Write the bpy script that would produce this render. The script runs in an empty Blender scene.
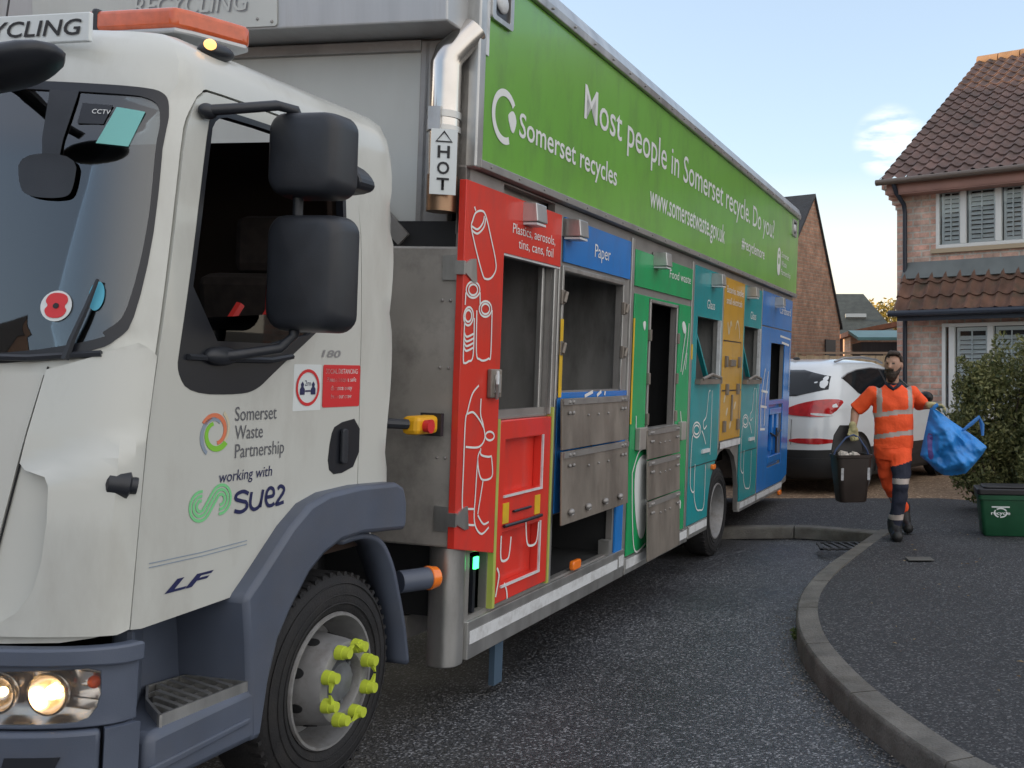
import bpy, bmesh, math, random
from mathutils import Vector, Matrix, noise
from mathutils.geometry import delaunay_2d_cdt
R = math.radians
C = bpy.context.scene.collection
scene = bpy.context.scene

# ------------------------------------------------------------------ camera, sky, sun, exposure
CX, CY, F, EYE = 722.0, 377.0, 1064.0, 1.56        # lens measured from the photograph (an off-centre crop)
cam_d = bpy.data.cameras.new('camera'); cam = bpy.data.objects.new('camera', cam_d); C.objects.link(cam)
cam.location = (0, 0, EYE); cam.rotation_euler = (R(90), 0, 0)
cam_d.sensor_fit = 'HORIZONTAL'; cam_d.sensor_width = 36.0; cam_d.lens = 36.0 * F / 1024.0
cam_d.shift_x = (512 - CX) / 1024.0; cam_d.shift_y = (CY - 384) / 1024.0
cam_d.clip_start = 0.05; cam_d.clip_end = 3000
scene.camera = cam

SUN_EL, SUN_AZ = R(8.0), R(275.0)                  # azimuth clockwise from +Y: low sun on the left, behind the lorry
world = bpy.data.worlds.new('World'); scene.world = world; world.use_nodes = True
wn, wl = world.node_tree.nodes, world.node_tree.links
wn.clear()
wout = wn.new('ShaderNodeOutputWorld'); bg = wn.new('ShaderNodeBackground'); bg.inputs['Strength'].default_value = 0.12
sky = wn.new('ShaderNodeTexSky'); sky.sky_type = 'NISHITA'; sky.sun_disc = False
sky.sun_elevation = SUN_EL; sky.sun_rotation = SUN_AZ
sky.air_density = 1.0; sky.dust_density = 1.0; sky.ozone_density = 1.5
# broken low cloud: noise over the direction, stretched flat, strongest near the horizon
tc = wn.new('ShaderNodeTexCoord'); sep = wn.new('ShaderNodeSeparateXYZ'); wl.new(tc.outputs['Generated'], sep.inputs[0])
mp = wn.new('ShaderNodeMapping'); mp.inputs['Scale'].default_value = (3.0, 3.0, 11.0); mp.inputs['Location'].default_value = (0.35, 0.1, 0.42)
wl.new(tc.outputs['Generated'], mp.inputs[0])
nz = wn.new('ShaderNodeTexNoise'); nz.inputs['Scale'].default_value = 1.6; nz.inputs['Detail'].default_value = 6; nz.inputs['Roughness'].default_value = 0.55
wl.new(mp.outputs[0], nz.inputs['Vector'])
cr = wn.new('ShaderNodeValToRGB'); cr.color_ramp.elements[0].position = 0.47; cr.color_ramp.elements[1].position = 0.66
wl.new(nz.outputs['Fac'], cr.inputs[0])
hr = wn.new('ShaderNodeMapRange'); hr.inputs['From Min'].default_value = 0.15; hr.inputs['From Max'].default_value = 0.07
hr.inputs['To Min'].default_value = 0.0; hr.inputs['To Max'].default_value = 1.0; wl.new(sep.outputs['Z'], hr.inputs['Value'])
mul = wn.new('ShaderNodeMath'); mul.operation = 'MULTIPLY'; wl.new(cr.outputs[0], mul.inputs[0]); wl.new(hr.outputs[0], mul.inputs[1])
low = wn.new('ShaderNodeMapRange'); low.inputs['From Min'].default_value = 0.19; low.inputs['From Max'].default_value = 0.05
low.inputs['To Max'].default_value = 0.95; wl.new(sep.outputs['Z'], low.inputs['Value'])
mx0 = wn.new('ShaderNodeMath'); mx0.operation = 'MAXIMUM'; wl.new(mul.outputs[0], mx0.inputs[0]); wl.new(low.outputs[0], mx0.inputs[1])
cmix = wn.new('ShaderNodeMix'); cmix.data_type = 'RGBA'; cmix.inputs[7].default_value = (2.75, 2.45, 1.98, 1)
hz = wn.new('ShaderNodeMix'); hz.data_type = 'RGBA'; hz.inputs[0].default_value = 0.42; hz.inputs[7].default_value = (1.55, 1.65, 2.0, 1); wl.new(sky.outputs[0], hz.inputs[6])   # thin high haze
wl.new(mx0.outputs[0], cmix.inputs[0]); wl.new(hz.outputs[2], cmix.inputs[6])
# bright veil added overhead, out of view, to lift and whiten the ambient light
vm = wn.new('ShaderNodeMapRange'); vm.inputs['From Min'].default_value = 0.42; vm.inputs['From Max'].default_value = 0.75; vm.inputs['To Max'].default_value = 0.55; wl.new(sep.outputs['Z'], vm.inputs['Value'])
vmix = wn.new('ShaderNodeMix'); vmix.data_type = 'RGBA'; vmix.inputs[7].default_value = (2.25, 2.3, 2.5, 1)
wl.new(vm.outputs[0], vmix.inputs[0]); wl.new(cmix.outputs[2], vmix.inputs[6])
# cloud bank added out of view, right of and behind the camera, to brighten the lorry's side, and one small bright cloud by the right-hand roof
def lobe(d, a, b, top):
    dp = wn.new('ShaderNodeVectorMath'); dp.operation = 'DOT_PRODUCT'; dp.inputs[1].default_value = Vector(d).normalized(); wl.new(tc.outputs['Generated'], dp.inputs[0])
    r_ = wn.new('ShaderNodeMapRange'); r_.interpolation_type = 'SMOOTHSTEP'; r_.inputs['From Min'].default_value = a; r_.inputs['From Max'].default_value = b; r_.inputs['To Max'].default_value = top; wl.new(dp.outputs['Value'], r_.inputs['Value']); return r_
def over(prev, fac, col):
    q_ = wn.new('ShaderNodeMix'); q_.data_type = 'RGBA'; q_.inputs[7].default_value = (*col, 1); wl.new(fac, q_.inputs[0]); wl.new(prev, q_.inputs[6]); return q_.outputs[2]
bank = lobe((0.80, -0.55, 0.30), 0.30, 0.85, 0.85)
puff = lobe((0.153, 0.964, 0.212), 0.9993, 0.99995, 0.85); pm = wn.new('ShaderNodeMath'); pm.operation = 'MULTIPLY'; wl.new(puff.outputs[0], pm.inputs[0])
pn = wn.new('ShaderNodeTexNoise'); pn.inputs['Scale'].default_value = 9; pn.inputs['Detail'].default_value = 6; wl.new(mp.outputs[0], pn.inputs['Vector'])
pr_ = wn.new('ShaderNodeMapRange'); pr_.inputs['From Min'].default_value = 0.40; pr_.inputs['From Max'].default_value = 0.62; wl.new(pn.outputs['Fac'], pr_.inputs['Value']); wl.new(pr_.outputs[0], pm.inputs[1])
sky_c = over(vmix.outputs[2], bank.outputs[0], (3.25, 3.1, 2.95)); sky_c = over(sky_c, pm.outputs[0], (2.9, 2.85, 2.75))
wl.new(sky_c, bg.inputs['Color']); wl.new(bg.outputs[0], wout.inputs['Surface'])

sun_d = bpy.data.lights.new('sun', 'SUN'); sun_d.energy = 2.0; sun_d.angle = R(0.6); sun_d.color = (1.0, 0.72, 0.45)
sun = bpy.data.objects.new('sun', sun_d); C.objects.link(sun); sun.location = (0, -20, 30)
sdir = Vector((math.sin(SUN_AZ) * math.cos(SUN_EL), math.cos(SUN_AZ) * math.cos(SUN_EL), math.sin(SUN_EL)))
sun.rotation_euler = sdir.to_track_quat('Z', 'Y').to_euler()
vs = scene.view_settings
vs.view_transform = 'Standard'; vs.look = 'None'; vs.gamma = 1.0; vs.use_curve_mapping = False; vs.exposure = 2.0

# ------------------------------------------------------------------ materials
def mat(name, col, rough=0.5, metal=0.0, var=0.0, vscale=3.0, bump=0.0, bscale=60.0, spec=0.5, coat=0.0, emit=None, estr=0.0, dirt=0.0, dcol=(0.10, 0.085, 0.065), dscale=2.2, stretch=(1, 1, 1)):
    m = bpy.data.materials.new(name); m.use_nodes = True
    n, l = m.node_tree.nodes, m.node_tree.links
    b = n['Principled BSDF']
    b.inputs['Base Color'].default_value = (*col, 1); b.inputs['Roughness'].default_value = rough; b.inputs['Metallic'].default_value = metal
    b.inputs['Specular IOR Level'].default_value = spec; b.inputs['Coat Weight'].default_value = coat; b.inputs['Coat Roughness'].default_value = 0.06
    if emit: b.inputs['Emission Color'].default_value = (*emit, 1); b.inputs['Emission Strength'].default_value = estr
    t = n.new('ShaderNodeTexCoord'); mpn = n.new('ShaderNodeMapping'); mpn.inputs['Scale'].default_value = stretch; l.new(t.outputs['Object'], mpn.inputs[0])
    last = None
    if var > 0:
        a = n.new('ShaderNodeTexNoise'); a.inputs['Scale'].default_value = vscale; a.inputs['Detail'].default_value = 5; l.new(mpn.outputs[0], a.inputs['Vector'])
        rp = n.new('ShaderNodeValToRGB'); rp.color_ramp.elements[0].position = 0.3; rp.color_ramp.elements[1].position = 0.7
        rp.color_ramp.elements[0].color = (*[c * (1 - var) for c in col], 1); rp.color_ramp.elements[1].color = (*[min(1, c * (1 + var)) for c in col], 1)
        l.new(a.outputs['Fac'], rp.inputs[0]); last = rp.outputs[0]
        rr = n.new('ShaderNodeMapRange'); rr.inputs['To Min'].default_value = max(0.03, rough * (1 - 0.5 * var) - 0.03); rr.inputs['To Max'].default_value = min(1, rough * (1 + 0.6 * var) + 0.06)
        l.new(a.outputs['Fac'], rr.inputs['Value']); l.new(rr.outputs[0], b.inputs['Roughness'])
    if dirt > 0:
        d = n.new('ShaderNodeTexNoise'); d.inputs['Scale'].default_value = dscale; d.inputs['Detail'].default_value = 9; d.inputs['Roughness'].default_value = 0.68; l.new(mpn.outputs[0], d.inputs['Vector'])
        dr = n.new('ShaderNodeMapRange'); dr.inputs['From Min'].default_value = 0.48; dr.inputs['From Max'].default_value = 0.78; dr.inputs['To Max'].default_value = dirt; l.new(d.outputs['Fac'], dr.inputs['Value'])
        mx = n.new('ShaderNodeMix'); mx.data_type = 'RGBA'; mx.inputs[6].default_value = (*col, 1); mx.inputs[7].default_value = (*dcol, 1)
        if last: l.new(last, mx.inputs[6])
        l.new(dr.outputs[0], mx.inputs[0]); last = mx.outputs[2]
    if last: l.new(last, b.inputs['Base Color'])
    if bump > 0:
        q = n.new('ShaderNodeTexNoise'); q.inputs['Scale'].default_value = bscale; q.inputs['Detail'].default_value = 4; l.new(mpn.outputs[0], q.inputs['Vector'])
        bp = n.new('ShaderNodeBump'); bp.inputs['Strength'].default_value = bump; bp.inputs['Distance'].default_value = 0.02; l.new(q.outputs['Fac'], bp.inputs['Height']); l.new(bp.outputs[0], b.inputs['Normal'])
    return m

def glass_mat(name, tint, refl=1.0, rough=0.02, ior=1.55):
    m = bpy.data.materials.new(name); m.use_nodes = True
    n, l = m.node_tree.nodes, m.node_tree.links; n.clear()
    o = n.new('ShaderNodeOutputMaterial'); t = n.new('ShaderNodeBsdfTransparent'); t.inputs[0].default_value = (*tint, 1)
    g = n.new('ShaderNodeBsdfGlossy'); g.inputs['Roughness'].default_value = rough; g.inputs['Color'].default_value = (refl, refl, refl, 1)
    f = n.new('ShaderNodeFresnel'); f.inputs['IOR'].default_value = ior
    mx = n.new('ShaderNodeMixShader'); l.new(f.outputs[0], mx.inputs[0]); l.new(t.outputs[0], mx.inputs[1]); l.new(g.outputs[0], mx.inputs[2]); l.new(mx.outputs[0], o.inputs[0])
    return m

def speckle_mat(name, lo, hi, scale, rough, bump=0.5, patch=0.25, wet=0.0):
    """asphalt or gravel: crushed stone chips of differing brightness in a dark binder"""
    m = bpy.data.materials.new(name); m.use_nodes = True
    n, l = m.node_tree.nodes, m.node_tree.links; b = n['Principled BSDF']
    t = n.new('ShaderNodeTexCoord')
    v = n.new('ShaderNodeTexVoronoi'); v.inputs['Scale'].default_value = scale; l.new(t.outputs['Object'], v.inputs['Vector'])
    sx = n.new('ShaderNodeSeparateColor'); l.new(v.outputs['Color'], sx.inputs[0])
    rp = n.new('ShaderNodeValToRGB'); e = rp.color_ramp.elements
    e[0].position = 0.0; e[0].color = (*lo, 1); e[1].position = 1.0; e[1].color = (*hi, 1)
    k = rp.color_ramp.elements.new(0.60); k.color = (*[a * 0.90 + c * 0.10 for a, c in zip(lo, hi)], 1); k = rp.color_ramp.elements.new(0.84); k.color = (*[a * 0.74 + c * 0.26 for a, c in zip(lo, hi)], 1)
    l.new(sx.outputs[0], rp.inputs[0])
    big = n.new('ShaderNodeTexNoise'); big.inputs['Scale'].default_value = 0.55; big.inputs['Detail'].default_value = 7; big.inputs['Roughness'].default_value = 0.65; l.new(t.outputs['Object'], big.inputs['Vector'])
    mr = n.new('ShaderNodeMapRange'); mr.inputs['From Min'].default_value = 0.3; mr.inputs['From Max'].default_value = 0.7; mr.inputs['To Min'].default_value = 1 - patch; mr.inputs['To Max'].default_value = 1 + patch; l.new(big.outputs['Fac'], mr.inputs['Value'])
    mm = n.new('ShaderNodeVectorMath'); mm.operation = 'SCALE'; l.new(rp.outputs[0], mm.inputs[0]); l.new(mr.outputs[0], mm.inputs['Scale'])
    l.new(mm.outputs[0], b.inputs['Base Color'])
    r2 = n.new('ShaderNodeMapRange'); r2.inputs['From Min'].default_value = 0.3; r2.inputs['From Max'].default_value = 0.7; r2.inputs['To Min'].default_value = rough - wet; r2.inputs['To Max'].default_value = rough + 0.1; l.new(big.outputs['Fac'], r2.inputs['Value']); l.new(r2.outputs[0], b.inputs['Roughness'])
    bp = n.new('ShaderNodeBump'); bp.inputs['Strength'].default_value = bump; bp.inputs['Distance'].default_value = 0.006; l.new(v.outputs['Distance'], bp.inputs['Height']); bp.invert = True; l.new(bp.outputs[0], b.inputs['Normal'])
    return m

def brick_mat(name, c1, c2, mortar, bw=0.225, bh=0.075, ms=0.010, var=0.5):
    m = bpy.data.materials.new(name); m.use_nodes = True
    n, l = m.node_tree.nodes, m.node_tree.links; b = n['Principled BSDF']; b.inputs['Roughness'].default_value = 0.85
    t = n.new('ShaderNodeTexCoord'); s = n.new('ShaderNodeSeparateXYZ'); l.new(t.outputs['Object'], s.inputs[0])
    ad = n.new('ShaderNodeMath'); ad.operation = 'ADD'; l.new(s.outputs[0], ad.inputs[0]); l.new(s.outputs[1], ad.inputs[1])
    wob = n.new('ShaderNodeTexNoise'); wob.inputs['Scale'].default_value = 9; l.new(t.outputs['Object'], wob.inputs['Vector'])
    cb = n.new('ShaderNodeCombineXYZ'); l.new(ad.outputs[0], cb.inputs[0]); l.new(s.outputs[2], cb.inputs[1])
    wm = n.new('ShaderNodeVectorMath'); wm.operation = 'MULTIPLY_ADD'; wm.inputs[1].default_value = (0.018, 0.018, 0); l.new(wob.outputs['Color'], wm.inputs[0]); l.new(cb.outputs[0], wm.inputs[2])
    k = n.new('ShaderNodeTexBrick'); k.inputs['Scale'].default_value = 1.0; k.inputs['Brick Width'].default_value = bw; k.inputs['Row Height'].default_value = bh; k.inputs['Mortar Size'].default_value = ms
    k.inputs['Color1'].default_value = (*c1, 1); k.inputs['Color2'].default_value = (*c2, 1); k.inputs['Mortar'].default_value = (*mortar, 1); k.inputs['Mortar Smooth'].default_value = 0.3
    l.new(wm.outputs[0], k.inputs['Vector'])
    a = n.new('ShaderNodeTexNoise'); a.inputs['Scale'].default_value = 5.0; a.inputs['Detail'].default_value = 7; a.inputs['Roughness'].default_value = 0.7; l.new(t.outputs['Object'], a.inputs['Vector'])
    mr = n.new('ShaderNodeMapRange'); mr.inputs['From Min'].default_value = 0.3; mr.inputs['From Max'].default_value = 0.7; mr.inputs['To Min'].default_value = 1 - var * 0.6; mr.inputs['To Max'].default_value = 1 + var * 0.6; l.new(a.outputs['Fac'], mr.inputs['Value'])
    mm = n.new('ShaderNodeVectorMath'); mm.operation = 'SCALE'; l.new(k.outputs['Color'], mm.inputs[0]); l.new(mr.outputs[0], mm.inputs['Scale']); l.new(mm.outputs[0], b.inputs['Base Color'])
    bp = n.new('ShaderNodeBump'); bp.inputs['Strength'].default_value = 0.6; bp.inputs['Distance'].default_value = 0.012; bp.invert = True; l.new(k.outputs['Fac'], bp.inputs['Height']); l.new(bp.outputs[0], b.inputs['Normal'])
    return m

def leaf_mat(name, a, c):
    m = bpy.data.materials.new(name); m.use_nodes = True
    n, l = m.node_tree.nodes, m.node_tree.links; b = n['Principled BSDF']; b.inputs['Roughness'].default_value = 0.55
    g = n.new('ShaderNodeNewGeometry'); rp = n.new('ShaderNodeValToRGB'); rp.color_ramp.elements[0].color = (*a, 1); rp.color_ramp.elements[1].color = (*c, 1)
    l.new(g.outputs['Random Per Island'], rp.inputs[0]); l.new(rp.outputs[0], b.inputs['Base Color'])
    tr = n.new('ShaderNodeBsdfTranslucent'); l.new(rp.outputs[0], tr.inputs[0]); mx = n.new('ShaderNodeMixShader'); mx.inputs[0].default_value = 0.25
    l.new(b.outputs[0], mx.inputs[1]); l.new(tr.outputs[0], mx.inputs[2]); l.new(mx.outputs[0], n['Material Output'].inputs[0])
    return m

M = {}
M['white'] = mat('white_paint', (0.575, 0.585, 0.55), 0.28, var=0.05, vscale=1.4, coat=0.35, dirt=0.5, dcol=(0.34, 0.32, 0.285), dscale=3.5, stretch=(1, 1, .35))
M['white_flat'] = mat('white_gloss_reinforced_panel', (0.55, 0.57, 0.55), 0.4, var=0.06, dirt=0.3, dcol=(0.4, 0.38, 0.34), stretch=(1, 1, .3))
M['gap'] = mat('black_gap', (0.012, 0.013, 0.015), 0.7)
M['plastic'] = mat('black_plastic', (0.022, 0.025, 0.032), 0.42, var=0.2, vscale=8, bump=0.06, bscale=300)
M['grey_plastic'] = mat('grey_blue_plastic', (0.085, 0.103, 0.145), 0.42, var=0.14, vscale=3, bump=0.05, bscale=250, dirt=0.35, dcol=(0.12, 0.11, 0.10))
M['lining'] = mat('cab_trim_cloth', (0.045, 0.028, 0.021), 0.9)
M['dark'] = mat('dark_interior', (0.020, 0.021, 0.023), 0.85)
M['trim'] = mat('black_rubber_trim', (0.014, 0.016, 0.022), 0.35)
M['tyre'] = mat('tyre_rubber', (0.013, 0.013, 0.015), 0.72, var=0.3, vscale=10, bump=0.2, bscale=120, dirt=0.5, dcol=(0.045, 0.040, 0.036), dscale=7)
M['rim'] = mat('silver_wheel_paint', (0.27, 0.27, 0.275), 0.5, metal=0.3, var=0.2, vscale=8, dirt=0.8, dcol=(0.10, 0.08, 0.065), dscale=9)
M['hub'] = mat('greasy_hub_metal', (0.20, 0.21, 0.24), 0.5, metal=0.6, var=0.3, vscale=14)
M['yellow_green'] = mat('fluorescent_plastic', (0.50, 0.60, 0.05), 0.5)
M['alu'] = mat('brushed_aluminium', (0.52, 0.52, 0.51), 0.36, metal=0.85, var=0.14, vscale=7, dirt=0.55, dcol=(0.14, 0.13, 0.12), dscale=5, stretch=(1, 1, .35))
M['frame'] = mat('grey_metal_frame', (0.33, 0.32, 0.31), 0.45, metal=0.55, var=0.2, vscale=6, dirt=0.5, dcol=(0.10, 0.09, 0.08), dscale=6)
M['steel'] = mat('worn_steel_plate', (0.27, 0.24, 0.21), 0.5, metal=0.5, var=0.22, vscale=5, dirt=0.75, dcol=(0.12, 0.10, 0.085), dscale=6, stretch=(1, 1, .4))
M['chrome'] = mat('exhaust_steel', (0.60, 0.57, 0.54), 0.18, metal=1.0, var=0.1, vscale=5)
M['sheet'] = mat('front_metal_sheet', (0.42, 0.40, 0.375), 0.42, metal=0.35, var=0.16, vscale=3, dirt=0.6, dcol=(0.09, 0.085, 0.08), dscale=4)
M['header'] = mat('header_aluminium', (0.50, 0.51, 0.52), 0.38, metal=0.5, var=0.12, vscale=4, dirt=0.5, dcol=(0.25, 0.24, 0.22), dscale=4, stretch=(1, 3, .25))
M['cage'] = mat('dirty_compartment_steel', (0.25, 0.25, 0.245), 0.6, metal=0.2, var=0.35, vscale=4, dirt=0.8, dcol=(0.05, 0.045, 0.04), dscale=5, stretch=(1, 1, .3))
def vinyl(n, c): return mat(n, c, 0.22, var=0.06, vscale=1.2, coat=0.12, dirt=0.6, dcol=tuple(x * .4 + .045 for x in c), dscale=5, stretch=(1, 1, .4))
M['banner'] = vinyl('banner_green_vinyl', (0.165, 0.43, 0.065))
M['red'] = vinyl('red_vinyl', (0.70, 0.045, 0.03))
M['blue'] = vinyl('blue_vinyl', (0.02, 0.20, 0.60))
M['green'] = vinyl('green_vinyl', (0.018, 0.38, 0.13))
M['teal'] = vinyl('teal_vinyl', (0.010, 0.30, 0.33))
M['ochre'] = vinyl('ochre_vinyl', (0.62, 0.34, 0.03))
M['ink'] = mat('white_vinyl_lettering', (0.80, 0.82, 0.81), 0.3, coat=0.15)
M['navy_ink'] = mat('navy_vinyl_lettering', (0.018, 0.022, 0.09), 0.4)
M['grey_ink'] = mat('grey_vinyl_lettering', (0.12, 0.125, 0.14), 0.4)
M['black_ink'] = mat('black_lettering', (0.015, 0.015, 0.018), 0.5)
M['silver_ink'] = mat('silver_badge', (0.35, 0.36, 0.38), 0.3, metal=0.5)
M['mint'] = mat('light_green_vinyl', (0.20, 0.62, 0.27), 0.4)
M['lime'] = mat('lime_vinyl', (0.23, 0.56, 0.05), 0.4)
M['coral'] = mat('coral_vinyl', (0.70, 0.20, 0.10), 0.4)
M['slate'] = mat('slate_vinyl', (0.26, 0.32, 0.40), 0.4)
M['stone_ink'] = mat('beige_vinyl', (0.62, 0.56, 0.42), 0.4)
M['sticker_red'] = mat('red_sticker', (0.66, 0.03, 0.035), 0.35)
M['sticker_white'] = mat('white_sticker', (0.72, 0.76, 0.76), 0.4)
M['sticker_yellow'] = mat('yellow_sticker', (0.75, 0.47, 0.02), 0.45, dirt=0.5)
M['reflect'] = mat('white_reflective_tape', (0.66, 0.68, 0.70), 0.4, dirt=0.8, dcol=(0.25, 0.24, 0.23), dscale=8)
M['paper_teal'] = mat('pale_teal_paper', (0.20, 0.52, 0.50), 0.7)
M['sky_blue'] = mat('sky_blue_sticker', (0.10, 0.45, 0.62), 0.5)
M['amber'] = mat('amber_lens', (0.95, 0.22, 0.02), 0.25, coat=0.5)
M['amber_bar'] = mat('amber_beacon_lens', (0.60, 0.11, 0.035), 0.22, coat=0.6, var=0.15, vscale=30)
M['amber_lit'] = mat('lit_amber_lamp', (0.9, 0.4, 0.1), 0.3, emit=(1.0, 0.5, 0.16), estr=0.5)
M['bulb'] = mat('lit_headlight_bulb', (1, 0.8, 0.5), 0.3, emit=(1.0, 0.60, 0.22), estr=4.0)
M['reflector'] = mat('lamp_reflector', (0.78, 0.74, 0.70), 0.14, metal=0.9, var=0.1, vscale=40)
M['lens'] = glass_mat('clear_lens', (0.93, 0.93, 0.93))
M['glass'] = glass_mat('vehicle_glass', (0.62, 0.66, 0.66), 1.0)
M['windscreen'] = glass_mat('laminated_windscreen', (0.42, 0.47, 0.49), 1.0, ior=2.0)
M['glass_dark'] = glass_mat('tinted_vehicle_glass', (0.28, 0.30, 0.31), 0.9)
M['house_glass'] = glass_mat('house_window_glass', (0.95, 0.96, 0.96), 0.8, ior=1.4)
M['led'] = mat('green_led', (0.05, 0.8, 0.15), 0.4, emit=(0.05, 1.0, 0.2), estr=1.2)
M['red_web'] = mat('red_seat_belt', (0.5, 0.02, 0.015), 0.6)
M['hi_yellow'] = mat('yellow_plastic', (0.82, 0.42, 0.01), 0.4, dirt=0.4)

# ------------------------------------------------------------------ mesh helpers
class MB:
    def __init__(s): s.bm = bmesh.new()
    def box(s, x0, x1, y0, y1, z0, z1, rot=None, piv=None):
        vs_ = [s.bm.verts.new(p) for p in ((x0,y0,z0),(x1,y0,z0),(x1,y1,z0),(x0,y1,z0),(x0,y0,z1),(x1,y0,z1),(x1,y1,z1),(x0,y1,z1))]
        for f in ((3,2,1,0),(4,5,6,7),(0,1,5,4),(1,2,6,5),(2,3,7,6),(3,0,4,7)): s.bm.faces.new([vs_[i] for i in f])
        if rot is not None:
            p = Vector(piv) if piv else Vector(((x0+x1)/2,(y0+y1)/2,(z0+z1)/2))
            for v in vs_: v.co = p + rot @ (v.co - p)
        return s
    def ring(s, c, u, w, r, ru=None, n=16):
        ru = ru if ru is not None else r
        return [s.bm.verts.new(c + u * (math.cos(2*math.pi*i/n) * ru) + w * (math.sin(2*math.pi*i/n) * r)) for i in range(n)]
    def cone(s, p0, p1, r0, r1, n=16, cap=True):
        p0, p1 = Vector(p0), Vector(p1); d = (p1 - p0).normalized()
        u = d.orthogonal().normalized(); w = d.cross(u)
        a, b = s.ring(p0, u, w, r0, n=n), s.ring(p1, u, w, r1, n=n)
        for i in range(n): s.bm.faces.new((a[i], a[(i+1)%n], b[(i+1)%n], b[i]))
        if cap: s.bm.faces.new(a[::-1]); s.bm.faces.new(b)
        return s
    def tube(s, pts, r, n=8, closed=False):
        pts = [Vector(p) for p in pts]; rings = []; prev = None
        for i, p in enumerate(pts):
            if closed: d = (pts[(i+1)%len(pts)] - pts[i-1]).normalized()
            else: d = (pts[min(i+1, len(pts)-1)] - pts[max(i-1, 0)]).normalized()
            u = d.orthogonal().normalized() if prev is None else (prev - d * prev.dot(d)).normalized()
            prev = u; rr = r[i] if isinstance(r, (list, tuple)) else r
            rings.append(s.ring(p, u, d.cross(u), rr, n=n))
        k = len(rings)
        for j in range(k if closed else k - 1):
            a, b = rings[j], rings[(j+1) % k]
            for i in range(n): s.bm.faces.new((a[i], a[(i+1)%n], b[(i+1)%n], b[i]))
        if not closed: s.bm.faces.new(rings[0][::-1]); s.bm.faces.new(rings[-1])
        return s
    def lathe(s, prof, axis_o, axis, n=40):
        """prof: list of (distance along axis, radius)"""
        o, d = Vector(axis_o), Vector(axis).normalized(); u = d.orthogonal().normalized(); w = d.cross(u)
        rings = [s.ring(o + d * a, u, w, max(r, 1e-4), n=n) for a, r in prof]
        for a, b in zip(rings, rings[1:]):
            for i in range(n): s.bm.faces.new((a[i], a[(i+1)%n], b[(i+1)%n], b[i]))
        return s
    def sphere(s, c, r, n=16, m=10, rot=None):
        c = Vector(c); rx, ry, rz = r if isinstance(r, (tuple, list)) else (r, r, r)
        def P(x, y, z):
            q = Vector((x*rx, y*ry, z*rz)); return c + (rot @ q if rot is not None else q)
        top, bot = s.bm.verts.new(P(0,0,1)), s.bm.verts.new(P(0,0,-1)); rows = []
        for j in range(1, m):
            t = math.pi * j / m
            rows.append([s.bm.verts.new(P(math.sin(t)*math.cos(2*math.pi*i/n), math.sin(t)*math.sin(2*math.pi*i/n), math.cos(t))) for i in range(n)])
        for i in range(n):
            s.bm.faces.new((top, rows[0][i], rows[0][(i+1)%n])); s.bm.faces.new((bot, rows[-1][(i+1)%n], rows[-1][i]))
        for a, b in zip(rows, rows[1:]):
            for i in range(n): s.bm.faces.new((a[i], b[i], b[(i+1)%n], a[(i+1)%n]))
        return s
    def capsule(s, p0, p1, r0, r1, n=14):
        s.cone(p0, p1, r0, r1, n); s.sphere(p0, r0, n, 8); s.sphere(p1, r1, n, 8); return s
    def prism(s, poly, mapf, d0, d1):
        """flat polygon in (u,v) extruded between offsets d0 and d1 along mapf's third argument"""
        a = [s.bm.verts.new(mapf(u, v, d0)) for u, v in poly]; b = [s.bm.verts.new(mapf(u, v, d1)) for u, v in poly]
        n = len(poly); s.bm.faces.new(a[::-1]); s.bm.faces.new(b)
        for i in range(n): s.bm.faces.new((a[i], a[(i+1)%n], b[(i+1)%n], b[i]))
        return s
    def build(s, name, m, parent=None, smooth=None, bevel=0.0, seg=2):
        bmesh.ops.recalc_face_normals(s.bm, faces=s.bm.faces[:])
        me = bpy.data.meshes.new(name); s.bm.to_mesh(me); s.bm.free()
        return finish(name, me, m, parent, smooth, bevel, seg)

def finish(name, me, m, parent=None, smooth=None, bevel=0.0, seg=2):
    for x in (m if isinstance(m, (list, tuple)) else [m]): me.materials.append(x)
    o = bpy.data.objects.new(name, me); C.objects.link(o)
    if parent is not None: o.parent = parent
    if smooth is not None:
        me.polygons.foreach_set('use_smooth', [True] * len(me.polygons)); me.set_sharp_from_angle(angle=R(smooth))
    if bevel > 0:
        b = o.modifiers.new('bevel', 'BEVEL'); b.width = bevel; b.segments = seg; b.limit_method = 'ANGLE'; b.angle_limit = R(40); b.harden_normals = False
    return o

def tag(o, label, cat, group=None, kind=None):
    o['label'] = label; o['category'] = cat
    if group: o['group'] = group
    if kind: o['kind'] = kind
    return o
def struct(o, kind='structure'): o['kind'] = kind; return o
def empty(name, loc=(0,0,0), rot=(0,0,0)):
    o = bpy.data.objects.new(name, None); C.objects.link(o); o.location = loc; o.rotation_euler = rot; o.empty_display_size = 0.2; return o

def inside(p, poly):
    x, y = p; r = False; n = len(poly)
    for i in range(n):
        (x1, y1), (x2, y2) = poly[i], poly[i-1]
        if (y1 > y) != (y2 > y) and x < (x2 - x1) * (y - y1) / (y2 - y1) + x1: r = not r
    return r
def densify(poly, step, closed=True):
    out = [] 
    for i, a in enumerate(poly):
        if not closed and i == len(poly) - 1: out.append(a); break
        b = poly[(i+1) % len(poly)]; L = math.hypot(b[0]-a[0], b[1]-a[1]); k = max(1, int(math.ceil(L / step)))
        for j in range(k): out.append((a[0] + (b[0]-a[0]) * j / k, a[1] + (b[1]-a[1]) * j / k))
    return out
def smooth_poly(poly, it=2):
    for _ in range(it):
        q = []
        for i, a in enumerate(poly):
            b = poly[(i+1) % len(poly)]
            q += [(a[0]*.75 + b[0]*.25, a[1]*.75 + b[1]*.25), (a[0]*.25 + b[0]*.75, a[1]*.25 + b[1]*.75)]
        poly = q
    return poly
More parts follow.
